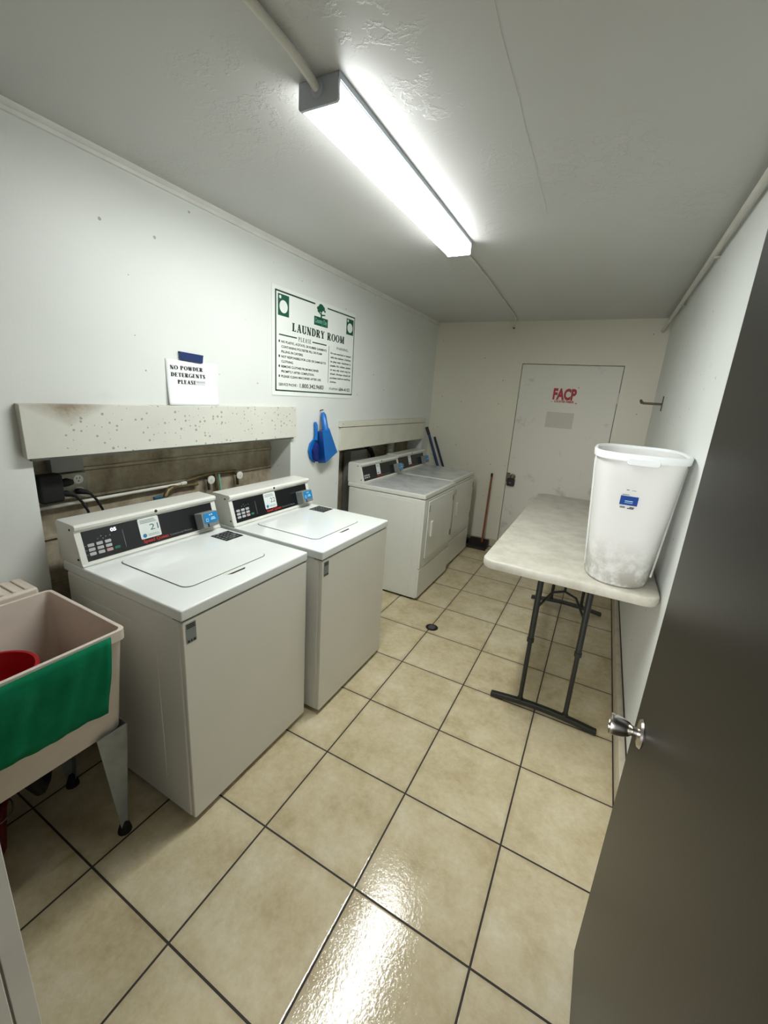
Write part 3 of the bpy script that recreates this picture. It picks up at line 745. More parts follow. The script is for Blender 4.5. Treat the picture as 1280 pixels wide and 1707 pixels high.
def card_reader(t, b0, v, n, a, tilt=0.0):
    w_, h_ = 0.100, 0.080
    c0 = b0+Y*a+v*(0.018)
    f = MB()
    ring0 = [c0+Y*p+v*q_ for p, q_ in rrect(w_, h_, 0.006, 3, w_/2, h_/2)]
    ring1 = [c0+Y*p+v*q_+n*0.052 for p, q_ in rrect(w_*0.94, h_*0.92, 0.006, 3, w_/2, h_/2)]
    f.loft([ring0, ring1]); rd = f.build('card_reader', 'reader_grey', t, bevel=0.002)
    f = MB(); f.prism(rrect(w_*0.82, h_*0.62, 0.004, 3, w_*0.53, h_*0.60), c0, Y, v, n, 0.052, 0.0538); f.build('blue_face', 'reader_blue', rd)
    f = MB()
    f.flat(rect(w_*0.22, w_*0.36, h_*0.38, h_*0.58), c0, Y, v, n, 0.0543)
    f.flat(rect(w_*0.50, w_*0.78, h_*0.46, h_*0.53), c0, Y, v, n, 0.0543); f.flat(rect(w_*0.54, w_*0.74, h_*0.56, h_*0.62), c0, Y, v, n, 0.0543)
    f.flat(rect(w_*0.44, w_*0.52, h_*0.74, h_*0.82), c0, Y, v, n, 0.0543); f.flat(rect(w_*0.56, w_*0.64, h_*0.75, h_*0.83), c0, Y, v, n, 0.0543)
    f.build('printed_marks', 'pale_blue', rd)
    f = MB(); f.flat(rect(w_*0.245, w_*0.335, h_*0.42, h_*0.54), c0, Y, v, n, 0.0548); f.build('mark_centre', 'reader_blue', rd)
    f = MB(); f.prism(rect(w_*0.28, w_*0.34, h_*0.04, h_*0.26), c0, Y, v, n, 0.050, 0.0542); f.build('card_slot', 'ink', rd)

def make_washer(fx, y0, number, digits, label):
    wd = 0.668; x0 = fx-0.745; zt = 0.92
    t = thing('washing_machine', label, 'washing machine', (fx-0.37, y0+wd/2, 0), 'top loading washers along the left wall')
    mb = MB()
    mb.box(x0+0.03, fx-0.016, y0+0.004, y0+wd-0.004, 0.020, 0.874)
    mb.build('cabinet', 'enamel_side', t, bevel=0.012, seg=3)
    # embossed side pressing
    mb = MB()
    for yy, dy in ((y0+0.004, -1), (y0+wd-0.004, 1)):
        mb.prism(rrect(0.50, 0.66, 0.03, 4, fx-0.40, 0.46), (0, yy, 0), X, Z, Y*dy, -0.004, 0.0018)
    build_each(mb, 'side_pressing', 'enamel_side', t, bevel=0.0015)
    mb = MB(); mb.prism(rrect(wd-0.010, 0.848, 0.008, 3, y0+wd/2, 0.448), (fx-0.018, 0, 0), Y, Z, X, 0.0, 0.018)
    fp = mb.build('front_panel', 'enamel_front', t, bevel=0.004, seg=3)
    mb = MB(); mb.box(fx-0.05, fx-0.004, y0+0.006, y0+wd-0.006, 0.8725, 0.8775); mb.build('seam', 'seam', t)
    # top
    mb = MB(); mb.box(x0+0.02, fx+0.002, y0, y0+wd, 0.877, zt); mb.build('top_panel', 'enamel', t, bevel=0.007, seg=3)
    lx0, lx1, ly0, ly1 = fx-0.535, fx-0.120, y0+0.115, y0+0.530
    lcx, lcy = (lx0+lx1)/2, (ly0+ly1)/2
    mb = MB(); mb.prism(rrect(lx1-lx0+0.006, ly1-ly0+0.006, 0.036, 6, lcx, lcy), (0, 0, zt), X, Y, Z, -0.004, 0.0006); mb.build('lid_gap', 'seam', t)
    mb = MB(); mb.prism(rrect(lx1-lx0, ly1-ly0, 0.034, 6, lcx, lcy), (0, 0, zt), X, Y, Z, 0.0003, 0.0035); ld = mb.build('lid', 'enamel', t, bevel=0.0015)
    # finger notch in front of the lid
    mb = MB(); mb.prism([(lx1+0.001, y0+0.27), (lx1+0.030, y0+0.285), (lx1+0.034, y0+0.30), (lx1+0.034, y0+0.355), (lx1+0.030, y0+0.370), (lx1+0.001, y0+0.385)], (0, 0, zt), X, Y, Z, -0.003, 0.0005)
    nn = mb.build('lid_notch', 'enamel_side', t)
    mb = MB(); mb.prism([(lx1+0.024, y0+0.282), (lx1+0.034, y0+0.300), (lx1+0.034, y0+0.365), (lx1+0.024, y0+0.376)], (0, 0, zt), X, Y, Z, -0.002, 0.0010); mb.build('notch_shade', 'dark', nn)  # flat dark patch painting the shade of the finger hollow
    # warning plate
    mb = MB(); mb.flat(rect(fx-0.505, fx-0.390, y0+0.540, y0+0.650), (0, 0, zt), X, Y, Z, 0.0008)
    wp = mb.build('warning_plate', 'black_panel', t)
    mb = MB()
    for i in range(5):
        for j in range(4):
            a = fx-0.495+i*0.020; b = y0+0.548+j*0.024
            mb.flat(rect(a, a+0.006, b, b+random.uniform(0.012, 0.020)), (0, 0, zt), X, Y, Z, 0.0012)
    mb.build('fine_print', 'grey_ink', wp)
    b0, v, n, FH, cp = console(t, x0, y0, wd, zt, number, digits, fx)
    card_reader(t, b0, v, n, wd-0.138)
    # asset sticker on the front panel
    mb = MB(); mb.flat(rect(y0+0.017, y0+0.057, 0.786, 0.862), (fx, 0, 0), Y, Z, X, 0.0008); sk = mb.build('asset_sticker', 'reader_grey', t)
    mb = MB()
    for k in range(3): mb.flat(rect(y0+0.020, y0+0.054, 0.842+k*0.006, 0.8455+k*0.006), (fx, 0, 0), Y, Z, X, 0.0013)
    for a, b in ((0.022, 0.030), (0.034, 0.040), (0.044, 0.054)): mb.flat(rect(y0+a, y0+b, 0.789, 0.798), (fx, 0, 0), Y, Z, X, 0.0013)
    mb.build('fine_print', 'ink', sk)
    for sx in (x0+0.08, fx-0.06):
        for sy in (y0+0.05, y0+wd-0.05):
            mb = MB(); mb.lathe([(0.018, 0), (0.020, 0.008), (0.010, 0.012), (0.010, 0.024)], (sx, sy, 0), Z, 12); mb.build('levelling_foot', 'rubber', t)
    return t
make_washer(0.175, 0.275, '21', '05', 'white top loading washer with number 21 sticker, nearest the sink')
make_washer(0.232, 0.979, '22', '', 'white top loading washer with number 22 sticker, between washer 21 and the wall pier')

def make_dryer(fx, y0, label, digits):
    wd = 0.728; x0 = fx-0.735; zt = 0.917
    t = thing('dryer', label, 'dryer', (fx-0.36, y0+wd/2, 0), 'front loading dryers in the far left opening')
    mb = MB(); mb.box(x0+0.02, fx-0.014, y0+0.003, y0+wd-0.003, 0.018, 0.876); mb.build('cabinet', 'enamel_side', t, bevel=0.008, seg=3)
    mb = MB()
    mb.prism(rect(fx-0.62, fx-0.075, 0.05, 0.845), (0, y0+0.003, 0), X, Z, -Y, -0.003, 0.0015); build_each(mb, 'side_pressing', 'enamel_side', t, bevel=0.0012)
    mb = MB(); mb.box(x0+0.01, fx+0.002, y0, y0+wd, 0.880, zt); mb.build('top_panel', 'enamel_side', t, bevel=0.006, seg=3)
    mb = MB(); mb.flat(rect(fx-0.56, fx-0.020, y0+0.015, y0+wd-0.015), (0, 0, zt), X, Y, Z, 0.0006); mb.build('top_surface', 'dryer_top', t)
    mb = MB(); mb.box(fx-0.04, fx-0.004, y0+0.006, y0+wd-0.006, 0.8755, 0.8805); mb.build('seam', 'seam', t)
    mb = MB(); mb.prism(rrect(wd-0.008, 0.586, 0.006, 3, y0+wd/2, 0.582), (fx-0.016, 0, 0), Y, Z, X, 0.0, 0.016); mb.build('front_panel', 'enamel_side', t, bevel=0.003)
    mb = MB(); mb.prism(rrect(wd-0.008, 0.252, 0.006, 3, y0+wd/2, 0.156), (fx-0.016, 0, 0), Y, Z, X, 0.0, 0.016); mb.build('lower_panel', 'enamel_side', t, bevel=0.003)
    # door
    mb = MB(); mb.prism(rrect(0.598, 0.500, 0.006, 3, y0+wd/2+0.010, 0.606), (fx, 0, 0), Y, Z, X, -0.004, 0.001); mb.build('door_gap', 'seam', t)
    mb = MB(); mb.prism(rrect(0.590, 0.492, 0.006, 3, y0+wd/2+0.010, 0.606), (fx, 0, 0), Y, Z, X, -0.004, 0.010)
    dr = mb.build('door', 'enamel_side', t, bevel=0.004, seg=3)
    hy = y0+wd/2+0.010-0.295+0.088
    mb = MB(); mb.prism(rrect(0.046, 0.140, 0.012, 4, hy, 0.605), (fx+0.010, 0, 0), Y, Z, X, -0.002, 0.012)
    h_ = mb.build('door_handle', 'white_plastic', dr, bevel=0.003)
    mb = MB(); mb.prism(rrect(0.022, 0.110, 0.008, 4, hy, 0.605), (fx+0.010, 0, 0), Y, Z, X, 0.0115, 0.0128); mb.build('grip_recess', 'enamel_front', h_)
    mb = MB()
    for z in (0.79,):
        mb.box(fx+0.0095, fx+0.0110, y0+0.088, y0+0.100, z-0.028, z+0.028)
    mb.build('door_sticker', 'bronze', dr)
    for z in (0.78, 0.44):
        mb = MB(); mb.box(fx, fx+0.012, y0+wd-0.060, y0+wd-0.048, z-0.028, z+0.028); build_each(mb, 'hinge', 'bronze', t, bevel=0.002)
    b0, v, n, FH, cp = console(t, x0, y0+0.010, wd-0.020, zt, '', digits, fx, True)
    card_reader(t, b0, v, n, wd-0.125)
    for sx in (x0+0.08, fx-0.06):
        for sy in (y0+0.05, y0+wd-0.05):
            mb = MB(); mb.lathe([(0.018, 0), (0.020, 0.006), (0.010, 0.010), (0.010, 0.022)], (sx, sy, 0), Z, 12); mb.build('levelling_foot', 'rubber', t)
    return t
make_dryer(0.156, 2.432, 'white front loading dryer whose whole left side shows, nearer of the pair', '')
make_dryer(0.122, 3.186, 'white front loading dryer in the far corner behind the other dryer', '')

# ------------------------------------------------------------------ recess behind the washers
ob = thing('electrical_outlet', 'old double gang power outlet on the block wall in the washer opening', 'outlet', (WX0+0.02, 0.42, 1.11))
mb = MB(); mb.box(WX0+0.004, WX0+0.040, 0.350, 0.492, 1.118, 1.230); mb.build('cover_plate', 'outlet', ob, bevel=0.004)
mb = MB()
for yy in (0.385, 0.455):
    for zz in (1.147, 1.201):
        mb.prism(disc(0.020, 16, yy, zz), (WX0+0.040, 0, 0), Y, Z, X, 0.0, 0.003)
build_each(mb, 'socket', 'white_plastic', ob)
mb = MB(); mb.flat(rect(0.447, 0.450, 1.203, 1.211), (WX0+0.043, 0, 0), Y, Z, X, 0.0006); mb.flat(rect(0.459, 0.462, 1.203, 1.211), (WX0+0.043, 0, 0), Y, Z, X, 0.0006); mb.flat(disc(0.003, 8, 0.455, 1.194), (WX0+0.043, 0, 0), Y, Z, X, 0.0006); mb.build('socket_holes', 'black', ob)
mb = MB(); mb.box(WX0+0.006, WX0+0.050, 0.355, 0.480, 1.240, 1.345); tag(mb.build('junction_box', 'greybox', bevel=0.003), 'grey box above the outlet in the washer opening', 'junction box')
pg = thing('power_adapter', 'thick black plug and adapter in the upper left outlet socket', 'plug', (WX0+0.06, 0.34, 1.20))
mb = MB(); mb.box(WX0+0.0435, WX0+0.100, 0.285, 0.372, 1.125, 1.245); mb.build('adapter_block', 'rubber', pg, bevel=0.012, seg=3)
mb = MB(); mb.tube([(WX0+0.060, 0.365, 1.197), (WX0+0.065, 0.40, 1.199), (WX0+0.062, 0.420, 1.197)], [0.019, 0.018, 0.012], 12); mb.build('plug', 'rubber', pg, smooth=True)
for (yy, y2, lab) in ((0.395, 0.475, 'black power cord drooping from the lower left outlet socket'), (0.455, 0.545, 'black power cord drooping from the lower right outlet socket')):
    t = thing('electric_cable', lab, 'cable', (WX0+0.05, yy, 1.14), 'black cords in the washer opening')
    mb = MB(); mb.tube([(WX0+0.0435, yy-0.012, 1.148), (WX0+0.060, yy-0.006, 1.150), (WX0+0.074, yy+0.012, 1.146), (WX0+0.078, yy+0.026, 1.136)], [0.013, 0.014, 0.011, 0.006], 12); mb.build('plug', 'rubber', t, smooth=True)
    mb = MB(); mb.tube([(WX0+0.078, yy+0.024, 1.138), (WX0+0.082, yy+0.045, 1.105), (WX0+0.080, yy+0.065, 1.06), (WX0+0.075, y2, 0.98), (WX0+0.07, y2+0.02, 0.80), (WX0+0.06, y2+0.02, 0.5)], 0.0055, 8); mb.build('flex', 'rubber', t, smooth=True)
mb = MB(); mb.tube([(WX0+0.030, 0.245, 1.092), (WX0+0.030, 0.97, 1.098)], 0.008, 10); mb.tube([(WX0+0.030, 0.965, 1.098), (WX0+0.030, 1.00, 1.099)], 0.011, 10)
tag(mb.build('pipe', 'pipe_paint', smooth=True), 'thin horizontal pipe on the block wall in the washer opening', 'pipe')
vt = thing('water_pipework', 'corroded water pipe joining the two white shutoff valves in the opening', 'pipe', (WX0+0.03, 1.25, 1.1))
mb = MB(); mb.tube([(WX0+0.024, 1.005, 1.106), (WX0+0.024, 1.10, 1.122), (WX0+0.024, 1.19, 1.128), (WX0+0.024, 1.37, 1.120)], 0.009, 10); mb.build('cross_pipe', 'brass', vt, smooth=True)
mb = MB(); mb.tube([(WX0+0.028, 1.205, 1.125), (WX0+0.030, 1.215, 1.02), (WX0+0.030, 1.21, 0.80)], 0.010, 10); mb.build('riser', 'brass', vt, smooth=True)
mb = MB(); mb.tube([(WX0+0.028, 1.23, 1.12), (WX0+0.034, 1.236, 1.02), (WX0+0.034, 1.24, 0.80)], 0.006, 10); mb.build('hose', 'pale_green', vt, smooth=True)
for (yy, zz, lab) in ((1.150, 1.098, 'round white shutoff valve handle, left of the two in the washer opening'), (1.370, 1.096, 'round white shutoff valve handle, right of the two in the washer opening')):
    t = thing('shutoff_valve', lab, 'valve', (WX0+0.04, yy, zz-0.03), 'white valves in the washer opening')
    mb = MB(); mb.tube([(WX0+0.026, yy-0.012, zz+0.012), (WX0+0.050, yy-0.004, zz)], 0.009, 10); mb.tube([(WX0+0.045, yy-0.012, zz-0.005), (WX0+0.050, yy-0.012, zz-0.060)], 0.008, 10); mb.build('valve_body', 'bronze', t, smooth=True)
    mb = MB(); mb.lathe([(0.0, 0), (0.016, 0.001), (0.024, 0.003), (0.025, 0.009), (0.018, 0.012), (0.006, 0.010), (0.005, 0.014), (0, 0.014)], (WX0+0.050, yy, zz), X, 20); mb.build('handwheel', 'white_plastic', t, smooth=True)
t = thing('hose_tap', 'brass tap with a blue handle poking up behind washer 21', 'tap', (WX0+0.05, 0.87, 1.05))
mb = MB(); mb.tube([(WX0+0.026, 0.95, 1.085), (WX0+0.045, 0.90, 1.088), (WX0+0.060, 0.865, 1.078), (WX0+0.064, 0.845, 1.050)], [0.010, 0.014, 0.013, 0.011], 12)
mb.lathe([(0.014, 0), (0.014, 0.012)], (WX0+0.05, 0.885, 1.086), (0, 1, 0.1), 12); mb.tube([(WX0+0.026, 0.95, 1.083), (WX0+0.026, 1.08, 1.080)], 0.009, 10); mb.build('tap_body', 'brass', t, smooth=True)
mb = MB(); mb.box(WX0+0.056, WX0+0.074, 0.780, 0.832, 1.040, 1.064); mb.build('tap_handle', mat('teal_blue', srgb(30, 86, 104), 0.5), t, bevel=0.006)

# recess behind the dryers
t = thing('vent_duct', 'ribbed foil vent duct rising behind the dryers', 'duct', (-0.66, 3.36, 0.9))
pts = []; rr = []
for k in range(46):
    pts.append((-0.665, 3.36, 0.72+k*0.0105)); rr.append(0.050 if k % 2 else 0.041)
mb = MB(); mb.tube(pts, rr, 20); mb.build('hose', 'duct', t, smooth=True)
mb = MB(); mb.box(-0.745, -0.665, 2.62, 2.90, 0.55, 1.15); tag(mb.build('utility_box', 'greybox', bevel=0.004), 'tall grey box in the dryer opening, left of the dryers', 'utility box')
mb = MB(); mb.tube([(-0.70, 2.95, 1.15), (-0.70, 3.02, 1.13), (-0.69, 3.06, 1.07), (-0.69, 3.06, 0.9)], 0.024, 12); tag(mb.build('vent_elbow', 'rubber', smooth=True), 'dark elbow pipe in the dryer opening', 'pipe')

# ------------------------------------------------------------------ dustpan and brush on the wall
t = thing('dustpan', 'blue plastic dustpan hanging from a nail beside the dryer opening', 'dustpan', (XL+0.02, 2.06, 1.12))
mb = MB(); mb.tube([(XL+0.022, 2.032, 1.500), (XL+0.030, 2.035, 1.48), (XL+0.052, 2.020, 1.43), (XL+0.064, 2.020, 1.37)], [0.012, 0.020, 0.021, 0.026], 10); mb.build('handle', 'blue_plastic', t, smooth=True)
mb = MB()   # scoop hanging mouth down: outer floor panel, inner wall towards the brush, rear wall
fr = [(XL+0.083, 1.957, 1.372), (XL+0.083, 2.040, 1.392), (XL+0.083, 2.158, 1.202), (XL+0.083, 2.005, 1.133)]
bk = [(XL+0.073, 1.960, 1.372), (XL+0.073, 2.040, 1.392), (XL+0.073, 2.156, 1.204), (XL+0.073, 2.008, 1.135)]
mb.loft([fr, bk]); mb.build('tray', 'blue_plastic', t, bevel=0.003)
mb = MB(); mb.loft([[(XL+0.082, 1.957, 1.372), (XL+0.082, 2.005, 1.133), (XL+0.030, 1.985, 1.128), (XL+0.020, 1.975, 1.360)], [(XL+0.078, 1.966, 1.372), (XL+0.078, 2.013, 1.135), (XL+0.028, 1.993, 1.130), (XL+0.018, 1.983, 1.360)]]); mb.build('side_wall', 'blue_shaded', t, bevel=0.002)
mb = MB(); mb.loft([[(XL+0.082, 1.957, 1.372), (XL+0.082, 2.040, 1.392), (XL+0.082, 2.044, 1.384), (XL+0.082, 1.960, 1.364)], [(XL+0.015, 1.975, 1.362), (XL+0.015, 2.055, 1.380), (XL+0.015, 2.055, 1.372), (XL+0.015, 1.975, 1.354)]]); mb.build('rear_wall', 'blue_shaded', t, bevel=0.002)
mb = MB(); mb.loft([[(XL+0.082, 2.034, 1.392), (XL+0.082, 2.156, 1.204), (XL+0.040, 2.170, 1.200), (XL+0.020, 2.050, 1.380)], [(XL+0.078, 2.028, 1.386), (XL+0.078, 2.148, 1.202), (XL+0.038, 2.162, 1.198), (XL+0.018, 2.043, 1.374)]]); mb.build('side_wall', 'blue_plastic', t, bevel=0.002)
t = thing('hand_brush', 'blue hand brush clipped beside the hanging blue dustpan', 'brush', (XL+0.02, 1.98, 1.12))
mb = MB(); mb.tube([(XL+0.014, 1.958, 1.432), (XL+0.016, 1.962, 1.41), (XL+0.018, 1.966, 1.35), (XL+0.018, 1.960, 1.30)], [0.008, 0.015, 0.014, 0.017], 10); mb.build('handle', 'blue_plastic', t, smooth=True)
mb = MB()
hd = [(1.955, 1.31), (1.966, 1.29), (1.968, 1.13), (1.945, 1.138), (1.910, 1.165), (1.886, 1.225), (1.905, 1.280), (1.935, 1.305)]
mb.prism(hd, (XL+0.004, 0, 0), Y, Z, X, 0.0, 0.014); mb.build('brush_head', 'blue_plastic', t, bevel=0.004)
mb = MB(); mb.prism([(1.950, 1.285), (1.968, 1.26), (1.968, 1.140), (1.925, 1.165), (1.915, 1.23)], (XL+0.017, 0, 0), Y, Z, X, 0.0, 0.030); mb.build('bristles', mat('dark_blue_bristle', srgb(6, 30, 110), 0.8), t, bevel=0.006)
mb = MB(); mb.tube([(XL, 2.030, 1.512), (XL+0.030, 2.028, 1.520)], 0.004, 8); tag(mb.build('nail', 'black'), 'dark nail in the left wall holding the blue dustpan', 'nail')

# ------------------------------------------------------------------ cleaning tools in the far corner
t = thing('mop', 'tall dark blue pole leaning in the far left corner, taller of two', 'mop', (0.05, 4.06, 0))
mb = MB(); mb.tube([(-0.560, 4.085, 1.325), (-0.520, 4.083, 1.24)], 0.018, 12); mb.build('grip', 'black', t, smooth=True)
mb = MB(); mb.tube([(-0.520, 4.083, 1.24), (-0.02, 4.06, 0.06)], 0.015, 12); mb.build('pole', 'pole_blue', t, smooth=True)
mb = MB(); mb.box(-0.09, 0.07, 3.985, 4.115, 0.0, 0.06); mb.build('head', 'navy', t, bevel=0.01)
t = thing('broom', 'shorter navy pole leaning right of the taller blue pole in the corner', 'broom', (0.05, 4.16, 0))
mb = MB(); mb.tube([(-0.480, 4.165, 1.215), (-0.462, 4.165, 1.17)], 0.013, 12); mb.build('grip', 'navy', t, smooth=True)
mb = MB(); mb.tube([(-0.462, 4.165, 1.17), (0.02, 4.155, 0.06)], 0.013, 12); mb.build('pole', 'navy', t, smooth=True)
mb = MB(); mb.box(-0.05, 0.09, 4.125, 4.19, 0.0, 0.06); mb.build('head', 'navy', t, bevel=0.008)
t = thing('lobby_dustpan', 'long handled dark dustpan with an orange brown stick, standing by the far wall', 'dustpan', (0.25, 4.05, 0))
mb = MB(); mb.tube([(0.262, 4.075, 0.08), (0.248, 4.19, 0.84)], 0.0105, 10); mb.build('stick', 'wood_pole', t, smooth=True)
mb = MB(); mb.tube([(0.248, 4.189, 0.835), (0.2475, 4.192, 0.875)], 0.012, 10); mb.build('cap', 'black', t, smooth=True)
mb = MB()
mb.box(0.105, 0.325, 4.02, 4.165, 0.004, 0.012); mb.box(0.105, 0.325, 4.150, 4.165, 0.004, 0.095)
mb.prism([(4.02, 0.01), (4.16, 0.01), (4.16, 0.095)], (0.105, 0, 0), Y, Z, X, 0.0, 0.006); mb.prism([(4.02, 0.01), (4.16, 0.01), (4.16, 0.095)], (0.319, 0, 0), Y, Z, X, 0.0, 0.006)
mb.box(0.105, 0.325, 4.008, 4.024, 0.0, 0.016)
mb.build('pan', mat('dark_grey_plastic', srgb(46, 40, 36), 0.4), t)

# floor drain
t = thing('floor_drain', 'round black drain grate set in the tiled floor', 'drain', (0.420, 2.132, 0))
mb = MB(); mb.lathe([(0.046, 0), (0.046, 0.002), (0.038, 0.004), (0.0, 0.003)], (0.420, 2.132, 0), Z, 28); mb.build('grate', 'rubber', t, smooth=True)
mb = MB()
for k in range(5): mb.box(0.420-0.026+0.004*abs(k-2), 0.420+0.026-0.004*abs(k-2), 2.132-0.024+k*0.012-0.0015, 2.132-0.024+k*0.012+0.0015, 0.003, 0.0048)
build_each(mb, 'slot', 'greybox', t)

# ------------------------------------------------------------------ laundry tub
t = thing('utility_sink', 'cream plastic laundry tub on tapered metal legs beside washer 21', 'sink', (-0.25, -0.05, 0))
ty0, ty1, tx0, tx1, tz = -0.285, 0.178, -0.440, 0.036, 0.862
def ring(x0, x1, y0, y1, z, r=0.03): return [(p, q, z) for p, q in rrect(x1-x0, y1-y0, r, 4, (x0+x1)/2, (y0+y1)/2)]
mb = MB()
mb.loft([ring(tx0+0.05, tx1-0.066, ty0+0.02, ty1-0.012, 0.452, .03), ring(tx0+0.01, tx1-0.010, ty0+0.006, ty1-0.007, 0.822, .022), ring(tx0, tx1, ty0, ty1, 0.825, .022), ring(tx0, tx1, ty0, ty1, tz, .020),
         ring(tx0+0.012, tx1-0.012, ty0+0.012, ty1-0.012, tz, .016), ring(tx0+0.07, tx1-0.085, ty0+0.04, ty1-0.035, 0.490, .04)])
mb.build('basin', 'tub', t, bevel=0.002)
mb = MB(); mb.box(XL+0.003, tx0+0.004, ty0, ty1-0.035, 0.815, 0.885); bs = mb.build('back_ledge', 'tub', t, bevel=0.012, seg=3)
for k in range(5):
    mb = MB(); mb.box(XL+0.02, tx0-0.01, 0.105-0.035*k, 0.117-0.035*k, 0.884, 0.891); mb.build('soap_ridge', 'tub', bs, bevel=0.003)
def sink_leg(xs, ys, sx, sy, wd_=0.070):
    mb = MB(); zt_ = 0.470
    # L-shaped tapered angle leg
    mb.loft([[(xs, ys, 0.03), (xs, ys-sy*0.024, 0.03), (xs-sx*0.003, ys-sy*0.024, 0.03), (xs-sx*0.003, ys, 0.03)],
             [(xs+sx*0.012, ys+sy*0.032, zt_), (xs+sx*0.012, ys-sy*wd_, zt_), (xs+sx*0.009, ys-sy*wd_, zt_), (xs+sx*0.009, ys+sy*0.032, zt_)]])
    mb.loft([[(xs, ys, 0.03), (xs-sx*0.024, ys, 0.03), (xs-sx*0.024, ys-sy*0.003, 0.03), (xs, ys-sy*0.003, 0.03)],
             [(xs+sx*0.012, ys+sy*0.032, zt_), (xs-sx*0.095, ys+sy*0.032, zt_), (xs-sx*0.095, ys+sy*0.029, zt_), (xs+sx*0.012, ys+sy*0.029, zt_)]])
    lg = mb.build('leg', 'zinc', t)
    mb = MB(); mb.tube([(xs-sx*0.009, ys-sy*0.009, 0.0), (xs-sx*0.009, ys-sy*0.009, 0.012), (xs-sx*0.009, ys-sy*0.009, 0.05)], [0.024, 0.022, 0.010], 12); mb.build('foot', 'rubber', lg)
sink_leg(-0.020, 0.140, 1, 1); sink_leg(-0.40, 0.140, -1, 1); sink_leg(-0.020, -0.255, 1, -1, 0.02); sink_leg(-0.40, -0.255, -1, -1, 0.02)
mb = MB(); mb.tube([(-0.20, -0.05, 0.475), (-0.20, -0.05, 0.30), (-0.21, -0.03, 0.25), (-0.26, 0.0, 0.23), (-0.31, 0.03, 0.25), (-0.33, 0.04, 0.30), (-0.38, 0.06, 0.33), (-0.57, 0.10, 0.33)], 0.022, 14); mb.build('drain_pipe', 'rubber', t, smooth=True)
# cloth over the front rim
mb = MB(); nc, nr = 26, 12; ya, yb = -0.284, 0.126
vs = []
for j in range(nr+1):
    b = j/nr
    for i in range(nc+1):
        a = i/nc; y = ya+(yb-ya)*a
        top = 0.8555; bot = 0.603-0.034*a+0.003*math.sin(a*9)+0.002*math.sin(a*23)
        z = top+(bot-top)*b
        xx = 0.0400 if z > 0.818 else 0.0400-(0.818-z)*0.148
        k_ = min(1.0, max(0.0, (0.85-z)/0.06))
        xx += k_*(0.0045+0.0030*math.sin(a*19+2.5*b)+0.0022*math.sin(a*43+b*6)+0.0014*math.sin(b*11+a*9))
        y -= 0.020*b*a
        vs.append((xx, y, z))
mb.add(vs, [(j*(nc+1)+i, j*(nc+1)+i+1, (j+1)*(nc+1)+i+1, (j+1)*(nc+1)+i) for j in range(nr) for i in range(nc)])
cl = mb.build('cleaning_cloth', 'cloth', smooth=True, angle=60); s_ = cl.modifiers.new('thick', 'SOLIDIFY'); s_.thickness = 0.003; s_.offset = 1
tag(cl, 'green cloth hanging over the front of the cream laundry tub', 'cloth')
def bucket(name, label, m, c, r0, r1, h):
    t = thing(name, label, 'bucket', c)
    cx, cy, cz = c
    mb = MB(); mb.lathe([(r0, 0), (r1, h-0.02), (r1+0.008, h-0.018), (r1+0.009, h-0.003), (r1+0.004, h), (r1-0.002, h-0.002), (r0-0.003, 0.006), (0.0, 0.006), ], (cx, cy, cz), Z, 36)
    mb.build('pail', m, t, smooth=True)
    mb = MB(); mb.tube([(cx+(r1+0.011)*math.cos(a), cy+(r1+0.011)*math.sin(a), cz+h-0.03-0.04*math.sin((a-0.2)/2.8*PI)) for a in [0.2+2.8*k/14 for k in range(15)]], 0.003, 6); mb.build('handle', 'steel', t, smooth=True)
bucket('bucket', 'bright red plastic bucket standing inside the laundry tub', 'red_plastic', (-0.268, -0.085, 0.4925), 0.085, 0.118, 0.235)
bucket('bucket', 'dark red bucket on the floor under the laundry tub', 'dark_red', (-0.36, -0.19, 0.0), 0.085, 0.110, 0.22)

